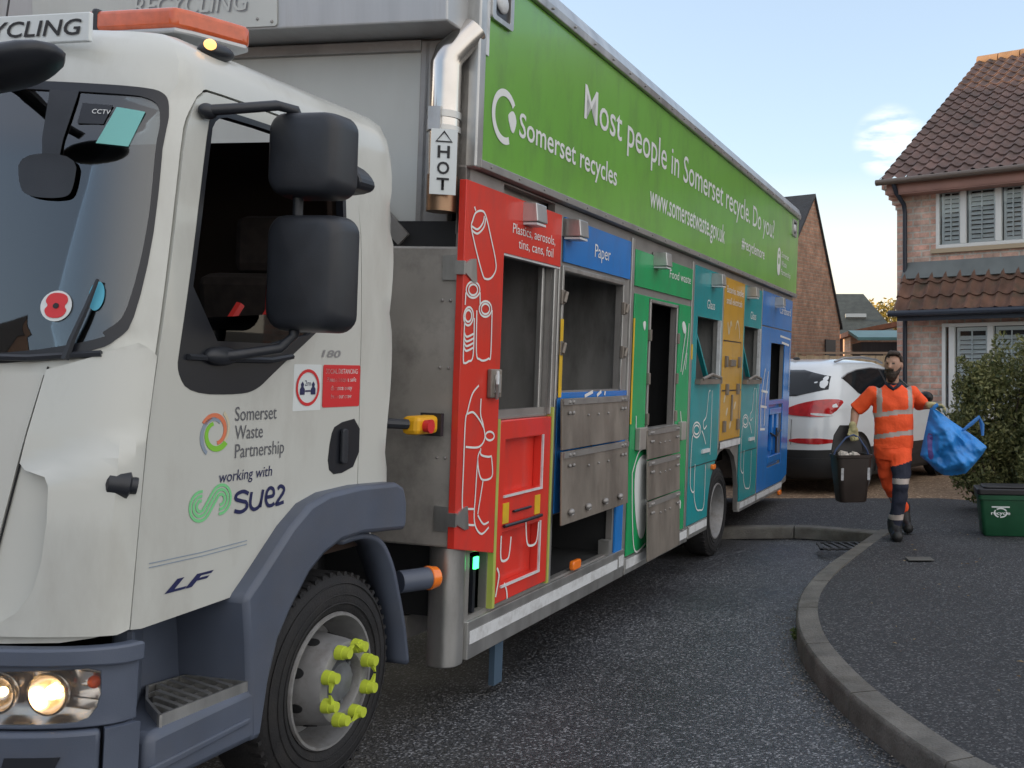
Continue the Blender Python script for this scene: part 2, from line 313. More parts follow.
def rrect(u0, u1, v0, v1, r, n=5):
    out = []
    for cx, cy, a0 in ((u1-r, v1-r, 0), (u0+r, v1-r, 90), (u0+r, v0+r, 180), (u1-r, v0+r, 270)):
        for i in range(n+1): a = R(a0 + 90*i/n); out.append((cx + r*math.cos(a), cy + r*math.sin(a)))
    return out
def rect(u0, u1, v0, v1): return [(u0,v0),(u1,v0),(u1,v1),(u0,v1)]

def patch(name, outline, holes, mapf, m, parent, d=0.0, thick=0.01, step=None, smooth=30, bevel=0.0, interior=True):
    """sheet cut to an outline with holes in a (u,v) domain, laid on a surface, with real thickness"""
    loops = [outline] + list(holes)
    if step: loops = [densify(p, step) for p in loops]
    pts, edges = [], []
    for p in loops:
        k = len(pts); pts += [Vector(q) for q in p]; edges += [(k+i, k+(i+1) % len(p)) for i in range(len(p))]
    if step and interior:
        us, vs2 = [p[0] for p in loops[0]], [p[1] for p in loops[0]]
        i = min(us) + step/2
        while i < max(us):
            j = min(vs2) + step/2
            while j < max(vs2):
                q = (i, j)
                if inside(q, loops[0]) and not any(inside(q, h) for h in loops[1:]):
                    if min((Vector(q) - e).length for e in pts[:sum(len(x) for x in loops)]) > step*0.45: pts.append(Vector(q))
                j += step
            i += step
    V, E, Fc, *_ = delaunay_2d_cdt(pts, edges, [], 0, 1e-6)
    tris = []
    for f in Fc:
        c = (sum(V[i][0] for i in f)/len(f), sum(V[i][1] for i in f)/len(f))
        if inside(c, loops[0]) and not any(inside(c, h) for h in loops[1:]): tris.append(tuple(f))
    n = len(V); verts = [mapf(v[0], v[1], d) for v in V] + [mapf(v[0], v[1], d - thick) for v in V]
    faces = [t for t in tris] + [tuple(i+n for i in reversed(t)) for t in tris]
    cnt = {}
    for t in tris:
        for i in range(len(t)): cnt[(t[i], t[(i+1) % len(t)])] = 1
    for (a, b) in list(cnt):
        if (b, a) not in cnt: faces.append((b, a, a+n, b+n))
    me = bpy.data.meshes.new(name); me.from_pydata([tuple(v) for v in verts], [], faces); me.validate(); me.update()
    bm = bmesh.new(); bm.from_mesh(me)
    loose = [v for v in bm.verts if not v.link_faces]
    bmesh.ops.delete(bm, geom=loose, context='VERTS'); bmesh.ops.recalc_face_normals(bm, faces=bm.faces[:]); bm.to_mesh(me); bm.free()
    return finish(name, me, m, parent, smooth, bevel)

def text(name, s, u, v, h, width, mapf, m, parent, d=0.004, bold=0.0, shear=0.0, thick=0.0015):
    """lettering: baseline start (u,v), capital height h, total width fitted to `width` (None keeps the natural width)"""
    cu = bpy.data.curves.new(name, 'FONT'); cu.body = s; cu.size = 1.0; cu.resolution_u = 3; cu.offset = bold; cu.shear = shear
    to = bpy.data.objects.new(name, cu); me = bpy.data.meshes.new_from_object(to); bpy.data.objects.remove(to); bpy.data.curves.remove(cu)
    xs_ = [q.co.x for q in me.vertices]; x0, x1 = min(xs_), max(xs_); sy = h / 0.70; sx = sy if width is None else width / (x1 - x0)
    bm = bmesh.new(); bm.from_mesh(me)
    bmesh.ops.remove_doubles(bm, verts=bm.verts[:], dist=1e-5)
    for q in bm.verts: q.co = mapf(u + (q.co.x - x0) * sx, v + q.co.y * sy, d)
    bm.to_mesh(me); bm.free()
    return finish(name, me, m, parent)

def curve_pts(pts, closed=False, sub=6):
    out = []; n = len(pts)
    rng = range(n) if closed else range(n-1)
    g = (lambda i: pts[i % n]) if closed else (lambda i: pts[max(0, min(n-1, i))])
    for i in rng:
        p0, p1, p2, p3 = g(i-1), g(i), g(i+1), g(i+2)
        for k in range(sub):
            t = k / sub
            out.append(tuple(0.5*((2*p1[a]) + (-p0[a]+p2[a])*t + (2*p0[a]-5*p1[a]+4*p2[a]-p3[a])*t*t + (-p0[a]+3*p1[a]-3*p2[a]+p3[a])*t**3) for a in (0,1)))
    if not closed: out.append(pts[-1])
    return out
def ribbons(name, strokes, w, mapf, m, parent, d=0.004):
    """line drawing: each stroke (points, closed, curved) becomes a flat strip of width w"""
    bm = bmesh.new()
    for pts, closed, curved in strokes:
        if closed and curved and len(pts) == 4:                 # four points give an ellipse's axes
            c0 = (sum(q[0] for q in pts)/4, sum(q[1] for q in pts)/4); h = ((pts[2][0]-pts[0][0])/2, (pts[2][1]-pts[0][1])/2); k_ = ((pts[3][0]-pts[1][0])/2, (pts[3][1]-pts[1][1])/2)
            p = [(c0[0] + h[0]*math.cos(t) + k_[0]*math.sin(t), c0[1] + h[1]*math.cos(t) + k_[1]*math.sin(t)) for t in [2*math.pi*i/24 for i in range(24)]]
        else: p = curve_pts(pts, closed) if curved else list(pts)
        n = len(p); L, Rr = [], []
        for i in range(n):
            a = p[i-1] if (closed or i > 0) else p[i]; b = p[(i+1) % n] if (closed or i < n-1) else p[i]
            dx, dy = b[0]-a[0], b[1]-a[1]; k = math.hypot(dx, dy) or 1; nx, ny = -dy/k*w/2, dx/k*w/2
            L.append(bm.verts.new(mapf(p[i][0]+nx, p[i][1]+ny, d))); Rr.append(bm.verts.new(mapf(p[i][0]-nx, p[i][1]-ny, d)))
        for i in range(n if closed else n-1):
            j = (i+1) % n; bm.faces.new((L[i], L[j], Rr[j], Rr[i]))
    me = bpy.data.meshes.new(name); bm.to_mesh(me); bm.free()
    return finish(name, me, m, parent)
def ell(cx, cy, rx, ry, n=20, a0=0, a1=360, tilt=0):
    out = []
    for i in range(n if a1-a0 == 360 else n+1):
        a = R(a0 + (a1-a0)*i/n); x, y = rx*math.cos(a), ry*math.sin(a); t = R(tilt)
        out.append((cx + x*math.cos(t) - y*math.sin(t), cy + x*math.sin(t) + y*math.cos(t)))
    return out
def lerp_tab(tab, z):
    if z <= tab[0][0]: return tab[0][1]
    for (a, b), (c, e) in zip(tab, tab[1:]):
        if z <= c: return b + (e-b) * (z-a) / (c-a)
    return tab[-1][1]

# ------------------------------------------------------------------ ground
TH = math.atan((990 - CX) / F); LEAN = R(2.2)                  # lorry heading and its lean on the cambered road
AX = Vector((math.sin(TH), math.cos(TH), 0)); INN = Vector((-math.cos(TH), math.sin(TH), 0))
TO = Vector((-1.4439, 3.9421, 0))                              # point on the road under the lorry's kerb-side front wheel
def truck_ground(x, y):
    q = Vector((x, y, 0)) - TO; i = q.dot(INN)                 # distance towards the crown of the road
    fall = -0.06 * min(1, max(0, (q.dot(AX)) / 5.5)) if q.dot(AX) < 7 else -0.06 * max(0, 1 - (q.dot(AX) - 7) / 2.0)
    if i <= 0: return fall
    return fall + math.tan(LEAN) * (i if i < 2.7 else max(2.7 - (i - 2.7) * 0.9, 0.0))

asphalt = speckle_mat('road_asphalt', (0.010, 0.0115, 0.0155), (0.30, 0.31, 0.33), 118, 0.54, 0.45, 0.42, wet=0.24)
path_asphalt = speckle_mat('footway_asphalt', (0.0105, 0.0115, 0.015), (0.155, 0.158, 0.165), 108, 0.72, 0.6, 0.35, wet=0.05)
gravel = speckle_mat('tan_gravel', (0.16, 0.10, 0.06), (0.46, 0.34, 0.22), 42, 0.85, 0.8, 0.35)
soil = mat('ground_soil', (0.06, 0.055, 0.045), 0.9, var=0.3, vscale=0.4)
kerb_m = mat('kerb_concrete', (0.125, 0.12, 0.11), 0.82, var=0.35, vscale=5, bump=0.4, bscale=70, dirt=0.9, dcol=(0.06, 0.052, 0.038), dscale=4)

def grid_sheet(name, x0, x1, y0, y1, step, zf, m):
    nx, ny = int((x1-x0)/step)+1, int((y1-y0)/step)+1
    vs_ = [(x0+i*step, y0+j*step, zf(x0+i*step, y0+j*step)) for j in range(ny) for i in range(nx)]
    fs = [(j*nx+i, j*nx+i+1, (j+1)*nx+i+1, (j+1)*nx+i) for j in range(ny-1) for i in range(nx-1)]
    me = bpy.data.meshes.new(name); me.from_pydata(vs_, [], fs); return finish(name, me, m, None, 60)
g = MB(); g.box(-1200, 1200, -1200, 1200, -0.8, -0.25); struct(g.build('ground', soil))
struct(grid_sheet('road', -16, 9, -14, 12.2, 0.2, truck_ground, asphalt))

# kerb line in plan (top, road-side edge), from behind the camera to the corner by the drain
KH = 0.11
kout = [(2.9, -3.0), (2.05, 0.5), (1.50, 2.4), (1.13, 3.45), (0.84, 4.00), (0.62, 4.72), (0.50, 5.35), (0.44, 6.00), (0.47, 6.72), (0.58, 7.40), (0.80, 8.20), (1.12, 9.10), (1.50, 10.15)]
kpts = curve_pts(kout, False, 7)
def offset(pts, d):
    out = []
    for i, p in enumerate(pts):
        a, b = pts[max(i-1,0)], pts[min(i+1,len(pts)-1)]; dx, dy = b[0]-a[0], b[1]-a[1]; k = math.hypot(dx, dy)
        out.append((p[0] + dy/k*d, p[1] - dx/k*d))
    return out
kin = offset(kpts, 0.135)
def kerb_strip(name, po, pi, h0, h1):
    """kerb stones: chamfered top edge and a fine open joint every 0.9 m"""
    bm = bmesh.new(); L = 0; last = None
    prof = lambda o, i, g_: [(o, -0.05), (o, KH-0.025), (o*0.85+i*0.15, KH+0.004), (i, KH+0.006), (i, -0.05)]
    acc = [0]
    for a, b in zip(po, po[1:]): acc.append(acc[-1] + math.hypot(b[0]-a[0], b[1]-a[1]))
    seg_rows = []; cur = []; n = 0
    def at(s):
        for k in range(len(acc)-1):
            if s <= acc[k+1]:
                t = (s-acc[k])/(acc[k+1]-acc[k]); return (Vector(po[k]).lerp(Vector(po[k+1]), t), Vector(pi[k]).lerp(Vector(pi[k+1]), t))
        return Vector(po[-1]), Vector(pi[-1])
    s = 0.0
    while s < acc[-1] - 0.05:
        e = min(s + 0.915, acc[-1]); rows = []
        for k in range(7):
            q = s + 0.006 + (e - s - 0.012) * k / 6; o, i = at(q); hz = lerp_tab([(0, h0), (acc[-1], h1)], q)
            rows.append([bm.verts.new((*(o*(1-w)+i*w), z)) for w, z in ((0.0, -0.05), (0.0, hz-0.022), (0.03, hz-0.008), (0.11, hz+0.001), (1.0, hz+0.004), (1.0, -0.05))])
        for a, b in zip(rows, rows[1:]):
            for c in range(5): bm.faces.new((a[c], a[c+1], b[c+1], b[c]))
        bm.faces.new(rows[0]); bm.faces.new(rows[-1][::-1]); s = e
    bmesh.ops.recalc_face_normals(bm, faces=bm.faces[:])
    me = bpy.data.meshes.new(name); bm.to_mesh(me); bm.free(); return finish(name, me, kerb_m, None, 35)
struct(kerb_strip('kerb', kpts, kin, KH, KH))
# low kerb across the end of the road, dropping to the left
k2o = [(1.50, 10.17), (0.80, 10.62), (0.10, 10.58), (-1.5, 10.2), (-8, 9.0)]; k2i = [(1.62, 10.28), (0.83, 10.76), (0.10, 10.72), (-1.5, 10.34), (-8, 9.14)]
struct(kerb_strip('kerb_crossing', k2o, k2i, 0.065, 0.04))

def sst(t): t = min(1, max(0, t)); return t*t*(3-2*t)
# footway: one raised sheet behind both kerbs
foot = [(x, y) for x, y in kin] + [(x, y) for x, y in k2i[1:]] + [(-8, 12.75), (1.0, 12.75), (2.6, 12.75), (3.4, 12.2), (4.6, 10.6), (9, 8), (9, -3)]
struct(patch('pavement', foot, [], lambda u, v, d: Vector((u, v, d - .066*sst((v-9.6)/.85)*sst((1.95-u)/.7)*(1-sst((v-11.0)/1.2)) + 0.012*noise.noise(Vector((u*.8, v*.8, 0))))), path_asphalt, None, d=KH-0.002, thick=0.2, step=0.3, smooth=40))
struct(grid_sheet('gravel_drive', -9, 12, 12.2, 30, 0.3, lambda x, y: KH - 0.012 + 0.012*noise.noise(Vector((x*1.7, y*1.7, 3))), gravel))
m = MB()
for i in range(9): m.box(1.02 + i*0.085 - 0.012*i, 1.045 + i*0.085 - 0.012*i, 9.60, 9.98, 0.008, 0.022, Matrix.Rotation(R(12), 3, 'Z'), (1.3, 9.8, 0))
for y in (9.60, 9.96): m.box(1.0, 1.68, y, y+0.03, 0.006, 0.024)
for x in (1.0, 1.655): m.box(x, x+0.03, 9.6, 9.99, 0.006, 0.0235)
dg = m.build('drain_grate', mat('cast_iron', (0.03, 0.03, 0.032), 0.6, var=0.3)); dg.location = (-0.12, -0.06, 0)
tag(dg, 'dark iron drain grate in the road gutter at the corner of the kerb', 'drain')
m = MB(); m.prism(rect(-.10,.10,-.08,.08), lambda u, v, d: Vector((u, v, d)), 0, 0.003)
mc = m.build('stopcock_cover', mat('worn_cover', (0.10, 0.098, 0.09), 0.7, var=0.3)); mc.location = (1.57, 8.45, KH + 0.006)
tag(mc, 'small grey square cover plate set in the dark pavement', 'cover')

# ------------------------------------------------------------------ lorry
T = empty('recycling_truck', TO, (LEAN, 0, math.pi/2 - TH))
tag(T, 'white-cabbed recycling lorry with long green banner and coloured side hatches open', 'lorry')
def S(u, v, d): return Vector((u, -d, v))                      # kerb-side plane of the lorry: u rearward, v up, d outward
XS = [(.3,-.96),(.838,-.945),(1.378,-.904),(1.696,-.861),(2.232,-.775),(2.415,-.715),(2.8,-.66)]
def xs(z): return lerp_tab(XS, z)
CA = 0.26; KQ = 0.3; QF = -KQ * math.pi
def cab_raw(q, z):
    if z <= 2.45: ins, zz = 0.0, z
    else: a = (z-2.45)/0.17; ins, zz = 0.17*(1-math.cos(a)), 2.45 + 0.17*math.sin(a)
    s = min(1, max(0, (z-1.65)/.75)); y0 = .05 + .03*s*s + ins; x0 = xs(min(z, 2.6))
    if QF <= q <= 0:
        p = -q / KQ; return Vector((x0 - (CA-ins)*math.sin(p), y0 + (1.15-y0)*(1-math.cos(p)), zz))
    far = q < QF; x = x0 + ((QF - q) if far else q); yy = y0
    if x > .37: a = min((x-.37)/.05, math.pi/2); x = .37 + .05*math.sin(a); yy += .05*(1-math.cos(a))
    return Vector((x, 2.30 - yy if far else yy, zz))
def cab(q, z, d):
    p = cab_raw(q, z); e = 0.004
    n = (cab_raw(q+e, z) - cab_raw(q-e, z)).cross(cab_raw(q, z+e) - cab_raw(q, z-e))
    return p + n.normalized() * d if n.length > 0 else p
def XZ(pts, step=.06, closed=True): return [(x - xs(min(z, 2.6)), z) for x, z in densify(pts, step, closed)]
def FZ(pts, step=.08, closed=True): return [(-KQ*p, z) for p, z in densify(pts, step, closed)]
REAR = 0.4485
seam = [(-.945,.838),(-.904,1.378),(-.861,1.696),(-.780,2.232),(-.740,2.36),(-.69,2.428),(-.60,2.445),(.02,2.445),(.11,2.42),(.14,2.34),(.155,1.93),(.168,1.16),(.168,1.10)]
seam = curve_pts(seam, False, 3); NS = 13; NE = 28
def grow(pts, ref, k): return [(x + (k if x > ref else -k), z) for x, z in pts]
door_low = [(.0,1.10),(-.06,1.095),(-.23,1.01),(-.44,.852),(-.66,.842),(-.90,.832)]
ws = [(.215,2.33),(.20,1.98),(.255,1.73),(.34,1.665),(.46,1.63),(.8,1.585),(1.2,1.575),(1.57,1.572)]
ws_top = [(1.57,2.43),(.8,2.418),(.42,2.415),(.30,2.405),(.245,2.38)]
ws = curve_pts([(.245,2.38)] + ws, False, 3)[3:]; ws_top = curve_pts(ws_top + [(.215,2.33)], False, 3)[:-1]
def mirror_phi(l): return [(math.pi - p, z) for p, z in l]
ws_full = ws + mirror_phi(ws[:-1])[::-1] + mirror_phi(ws_top[1:])[::-1][::1] 
ws_full = ws + mirror_phi(ws[:-1][::-1]) + mirror_phi(ws_top[1:][::-1]) + ws_top
win = [(-.795,1.575),(-.785,1.65),(-.675,2.33),(-.640,2.388),(-.58,2.405),(.02,2.405),(.05,2.38),(.05,2.2),(.06,1.86),(.0,1.80),(-.365,1.566),(-.43,1.52),(-.51,1.502),(-.74,1.508)]
win = smooth_poly(win, 2)
# shell (everything white except the door)
out = [(REAR - xs(1.10), 1.10), (REAR - xs(1.7), 1.7), (REAR - xs(2.4), 2.4), (REAR - xs(2.6), 2.717)]
out += [(QF - (REAR - xs(2.6)), 2.717), (QF - (REAR - xs(1.7)), 1.7), (QF - (REAR - xs(.85)), .85), (QF, .83), (-.47, .80), (-.14, .818), (-.04, .838), (-.012, .838)]
out = densify(out, .07, False)
out += [(q-.005, z) for q, z in XZ(seam[:NS], .06, False)][1:] + [(q, z+.005) for q, z in XZ(seam[NS+1:NE], .06, False)] + [(q+.005, z) for q, z in XZ(seam[NE+1:], .06, False)]
farwin = [(QF - (x - xs(z)), z) for x, z in densify([(-.7,1.65),(-.62,2.36),(.02,2.36),(.04,1.65)], .08)]
shell = patch('cab_shell', out, [FZ(ws_full)], cab, M['white'], T, d=0, thick=.03, step=.07)
patch('far_door_glass', farwin, [], cab, M['trim'], T, d=.006, thick=.01, step=.08)
rc = [cab(q, 2.717, -.002) for q in [REAR-xs(2.6) - i*.05 for i in range(0, 60)] if q > QF - (REAR - xs(2.6))]
m = MB(); top = [m.bm.verts.new(p) for p in rc]; m.bm.faces.new(top); m.build('cab_roof', M['white'], T)
m = MB(); m.box(.405, .418, .14, 2.16, .9, 2.44); m.build('cab_back', M['white'], T)
lin = densify([(REAR - xs(1.0) - .03, 1.0), (REAR - xs(2.5) - .03, 2.55), (QF - (REAR - xs(2.5)) + .03, 2.55), (QF - (REAR - xs(.85)) + .03, .85), (.01, .85), (.8, .95)], .1)
patch('cab_lining', lin, [FZ(ws_full), XZ(win)], cab, M['lining'], T, d=-.055, thick=.02, step=.1)
m = MB(); m.box(-.95, .34, .13, 2.17, .88, .96); m.box(.30, .345, .14, 2.16, .9, 2.5); m.build('cab_floor', M['lining'], T)
m = MB(); m.box(-1.02, -.66, .16, 2.1, 1.25, 1.54); m.box(-1.0, -.72, .25, 2.0, 1.5, 1.575); m.build('dashboard', mat('dashboard_plastic', (.04,.042,.045), .6, var=.2), T, bevel=.03)
def seat(y):
    m = MB(); m.box(-.28, .2, y-.24, y+.24, 1.12, 1.30); m.box(.10, .24, y-.24, y+.24, 1.2, 1.95, Matrix.Rotation(R(-8), 3, 'Y')); m.box(.13, .24, y-.14, y+.14, 1.95, 2.18)
    return m.build('seat', mat('seat_cloth', (.055,.042,.038), .9, var=.3, vscale=20), T, bevel=.04)
seat(.48); seat(1.75)
m = MB(); m.tube([(-.30,.30,1.45),(-.20,.27,1.66),(-.05,.22,1.92),(.02,.2,2.1)], .016, 6); m.tube([(-.08,.32,1.5),(-.06,.30,1.75),(-.05,.30,2.0)], .012, 6); m.tube([(-.5,.2,1.56),(-.43,.19,1.70),(-.36,.18,1.8)], .016, 6); m.build('seat_belt', M['red_web'], T)
m = MB(); m.tube([(-.55 + .0*math.sin(t), 1.75 + .22*math.cos(t), 1.62 + .2*math.sin(t)) for t in [i*math.pi/10 for i in range(20)]], .016, 6, True); m.cone((-.55,1.75,1.62), (-.75,1.75,1.5), .03, .03); m.build('steering_wheel', M['plastic'], T)
# door
dpoly = [(q+.005, z) for q, z in XZ(seam[:NS], .06, False)] + [(q, z-.004) for q, z in XZ(seam[NS+1:NE], .06, False)] + [(q-.005, z) for q, z in XZ(seam[NE+1:], .06, False)] + XZ(door_low, .06, False)
door = patch('door', dpoly, [XZ(win)], cab, M['white'], T, d=.004, thick=.03, step=.07)
gwin = smooth_poly([(-.765,1.672),(-.658,2.32),(-.628,2.368),(-.57,2.385),(.01,2.385),(.03,2.362),(.03,2.2),(.04,1.87),(-.02,1.82),(-.22,1.672)], 1)
patch('window_trim', XZ(win), [XZ(gwin)], cab, M['trim'], door, d=.006, thick=.03, step=.06)
patch('door_glass', XZ([(-.765,1.672),(-.757,1.735),(-.03,1.80),(-.02,1.79),(-.22,1.672)]), [], cab, M['glass_dark'], door, d=-.006, thick=.004, step=.08)
m = MB(); m.tube([cab(x - xs(1.6), z, .012) for x, z in ((-.76,1.62),(-.55,1.615),(-.38,1.615),(-.27,1.63))], .010, 6); m.build('window_channel', M['plastic'], door)
hp = smooth_poly([(-.035,1.225),(-.02,1.34),(.01,1.385),(.165,1.405),(.165,1.225),(.02,1.19)], 1)
patch('handle_recess', XZ(hp, .03), [], cab, M['trim'], door, d=.006, thick=.02, step=.06)
m = MB()
m.prism(rrect(.035,.07,1.235,1.365,.012), lambda u, v, d: cab(u-xs(v), v, d), .008, .022); m.build('handle', M['plastic'], door, bevel=.004)
# front and corner panels
patch('front_panel', FZ([(.80,.83),(math.pi-.80,.83),(math.pi-.645,1.555),(.645,1.555)]), [], cab, M['white'], T, d=.008, thick=.02, step=.08, bevel=.004)
cp = [(.045,.845),(.045,1.40),(.05,1.62),(.12,1.64),(.20,1.655),(.30,1.64),(.628,1.57),(.680,1.31),(.655,1.292),(.56,1.275),(.54,1.25),(.532,1.15),(.545,1.045),(.575,.965),(.63,.905),(.70,.872),(.78,.86),(.785,.838),(.42,.838),(.14,.835)]
def corner_map(q, z, d):                                        # air scoop: the panel swells outward below a sloping shoulder
    p = -q / KQ; zt, zb_ = 1.448 - .21*p, 1.383 - .22*p; t = min(1, max(0, (zt - z)/(zt - zb_))); k = min(1, max(0, (p-.06)/.16))
    return cab(q, z, d + .030*t*t*(3-2*t)*k*min(1, max(0, (z-.84)/.3)))
patch('corner_panel', FZ(cp, .05), [], corner_map, M['white'], T, d=.02, thick=.03, step=.03, bevel=.006)
m = MB()
for p in (.635, math.pi-.635): m.tube([cab(-KQ*(p + (.158*(1.58-z)/.75)*(1 if p < 1 else -1)), z, .003) for z in (.83,1.0,1.2,1.4,1.58)], .0028, 6)
m.build('panel_joint', M['gap'], T)
# windscreen
ws_in = [(p + (.05 if p < .4 else 0), z + (.03 if z < 2 else -.03)) for p, z in ws[:-1]]; wt_in = [(p + (.05 if p < .4 else 0), z-.028) for p, z in ws_top[1:]]
wi_full = ws_in + [(1.57,1.605)] + mirror_phi(ws_in[::-1]) + mirror_phi(wt_in[::-1]) + [(1.57,2.40)] + wt_in
wsf = patch('windscreen_surround', FZ(ws_full), [FZ(wi_full)], cab, M['trim'], T, d=.004, thick=.02, step=.06)
wsg = patch('windscreen', FZ(wi_full), [], cab, M['windscreen'], T, d=-.002, thick=.004, step=.06)
def cabf(q0):                                                   # lettering / stickers on the windscreen: u runs to the right in the photograph
    return lambda u, v, d: cab(q0 + u, v, d)
def ws_q(p): return -KQ*p
def wpatch(name, pts, m, d=.001): return patch(name, FZ(pts, .05), [], cab, m, wsg, d=d, thick=.002, step=.08)
wpatch('paper_permit', [(.375,2.340),(.525,2.348),(.575,2.232),(.42,2.228)], M['paper_teal'])
wpatch('camera_sticker', [(.545,2.352),(.675,2.355),(.675,2.29),(.565,2.292)], M['trim'])
text('sticker_lettering', 'CCTV', -KQ*.625, 2.322, .014, .024, cabf(0), M['ink'], wsg, d=.004)
pq = -KQ*.64; pz = 1.752
def disc(name, cx, cz, r, m, d, ry=None): return patch(name, ell(cx, cz, r*.42, (ry or r), 24), [], cab, m, wsg, d=d, thick=.002)
disc('poppy_sticker', pq, pz, .044, M['sticker_white'], .002)
patch('poppy_petals', smooth_poly([(pq-.008,pz+.038),(pq+.010,pz+.036),(pq+.014,pz+.014),(pq+.009,pz),(pq+.014,pz-.012),(pq+.008,pz-.034),(pq-.008,pz-.035),(pq-.014,pz-.012),(pq-.009,pz),(pq-.014,pz+.014)], 2), [], cab, M['sticker_red'], wsg, d=.004, thick=.002)
disc('poppy_centre', pq, pz, .008, M['black_ink'], .006)
disc('oval_sticker', -KQ*.475, 1.785, .026, M['sky_blue'], .003, .042)
wpatch('painted_arm_reflection', [(.70,2.40),(.815,2.40),(.79,2.24),(.775,2.17),(.715,2.17),(.71,2.24)], M['plastic'], .004)  # black patch on the glass, shaped as the front mirror arm's reflection
wpatch('painted_mirror_reflection', smooth_poly([(.635,2.19),(.86,2.19),(.84,2.09),(.80,2.06),(.66,2.06),(.635,2.09)], 2), M['plastic'], .012)  # black patch drawn as the front mirror reflected in the windscreen
m = MB(); m.box(-1.02,-.8,.42,.62,1.58,1.60, Matrix.Rotation(R(12),3,'X')); m.build('clipboard_papers', mat('paper_sheets', (.55,.62,.62), .8, var=.15, vscale=30), T)
m = MB(); m.sphere((-.93,.46,1.64), (.07,.11,.05), rot=Matrix.Rotation(R(20),3,'X')); m.build('blue_cloth', mat('blue_cloth', (.03,.10,.28), .9, var=.4, vscale=30), T, 60)
m = MB(); m.tube([cab(-KQ*p, z, .02) for p, z in ((.56,1.60),(.54,1.66),(.50,1.75),(.47,1.83))], [.012,.01,.008,.005], 6); m.tube([cab(-KQ*p, z, .02) for p, z in ((.4,1.62),(.7,1.60),(1.1,1.595),(1.5,1.6))], .010, 6); m.build('wiper', M['plastic'], T)
# indicator, roof lamp, beacon bar, roof sign, aerial
m = MB(); a, b = cab(-KQ*.31, 1.262, .028), cab(-KQ*.10, 1.250, .03); m.tube([a + (a-b)*.0, a.lerp(b,.15), a.lerp(b,.75), a.lerp(b,.82), b], [.012,.034,.040,.026,.024], 12); m.build('side_repeater', M['plastic'], T, 40)
m = MB(); m.sphere((-.55,.15,2.600), (.075,.035,.028), rot=Matrix.Rotation(R(-6),3,'Y')); rl = m.build('roof_marker_lamp', M['plastic'], T, 60)
m = MB(); m.sphere((-.607,.125,2.607), (.019,.019,.017)); m.build('lamp_lens', M['amber_lit'], rl, 60)
BZ = 2.675
def bar(pts, z0, z1, m, name, par, bev):                       # swept-end beacon bar plan
    q = MB(); q.prism(pts, lambda u, v, d: Vector((u, v, d)), z0, z1); return q.build(name, m, par, 40, bev, 3)
plan = [(-.58,1.85),(-.58,.29),(-.54,.26),(-.36,.185),(-.33,.20),(-.30,.27),(-.34,.33),(-.40,.40),(-.40,1.75)]
lb = bar(plan, BZ, BZ+.072, M['amber_bar'], 'beacon_bar', T, .028)
bar([(x+.006 if x<-.45 else x-.006, y) for x, y in plan], BZ-.012, BZ+.006, M['header'], 'bar_base', lb, .006)
m = MB(); m.box(-.585,-.395,.585,.61,BZ-.012,BZ+.078); m.build('bar_band', M['plastic'], lb, bevel=.01)
m = MB()
for y in (.42,1.6): m.box(-.53,-.44,y-.04,y+.04,2.58,BZ-.01)
m.build('bar_foot', M['plastic'], lb)
F1 = lambda y0: (lambda u, v, d: Vector((-.90-d, y0-u, v)))
m = MB(); m.box(-.90,-.885,.295,1.95,2.535,2.622); rs = m.build('roof_sign', M['sticker_white'], T, bevel=.004)
text('sign_lettering', 'RECYCLING', 0, 2.556, .046, .50, F1(.82), M['black_ink'], rs, d=.003, bold=.012, shear=.18)
m = MB(); m.tube([(-.72,.82,2.56),(-.70,.80,2.85),(-.66,.77,3.3)], .003, 5); m.build('aerial', M['plastic'], T)
# mirrors
m = MB(); m.tube([(-1.02,.62,2.50),(-1.16,.48,2.50),(-1.20,.36,2.46)], .022, 8); fm = m.build('front_mirror_arm', M['plastic'], T)
m = MB(); m.sphere((-1.20,.25,2.372), (.10,.165,.046), rot=Matrix.Rotation(R(-16),3,'X')); m.build('front_mirror', M['plastic'], fm, 60)
m = MB(); m.tube([(-.70,.055,2.375),(-.62,-.01,2.40),(-.52,-.06,2.432),(-.455,-.08,2.432),(-.435,-.085,2.40),(-.43,-.085,2.0),(-.43,-.085,1.70),(-.47,-.06,1.655),(-.60,.0,1.63),(-.64,.05,1.62)], .017, 8); m.sphere((-.69,.055,2.375), (.035,.022,.024)); m.sphere((-.62,.035,1.625), (.07,.03,.03)); ma = m.build('mirror_arm', M['plastic'], T, 60)
def housing(name, xc, yc, zc, hy, hz):
    bm = bmesh.new(); pr = [(-.070,.01),(-.070,.3),(-.0695,.6),(-.0685,.78),(-.066,.85),(-.060,.91),(-.048,.955),(-.025,.982),(.0,.993),(.02,.997),(.045,1.0),(.052,.985),(.054,.93)]
    rows = []
    for x, k in pr:
        rows.append([bm.verts.new((xc + x + .016*(u*k/hy)**2 + .006*(w*k/hz)**2, yc - u*k, zc + w*k)) for u, w in rrect(-hy, hy, -hz, hz, min(hy, hz)*.42, 6)])
    n = len(rows[0])
    for a, b in zip(rows, rows[1:]):
        for i in range(n): bm.faces.new((a[i], a[(i+1)%n], b[(i+1)%n], b[i]))
    bm.faces.new(rows[0]); bm.faces.new(rows[-1]); bmesh.ops.recalc_face_normals(bm, faces=bm.faces[:])
    me = bpy.data.meshes.new(name); bm.to_mesh(me); bm.free(); o = finish(name, me, M['plastic'], ma, 50)
    return o
housing('mirror_housing', -.44, -.130, 2.286, .132, .138); housing('mirror_housing', -.425, -.130, 1.905, .138, .192)
m = MB(); m.prism(smooth_poly([(.02,2.32),(-.14,2.31),(-.215,2.25),(-.205,2.20),(-.02,2.195),(.06,2.25)], 2), lambda u, v, d: Vector((-.18-d, u-.0, v)), 0, .10); m.build('wide_mirror', M['plastic'], ma, bevel=.02)
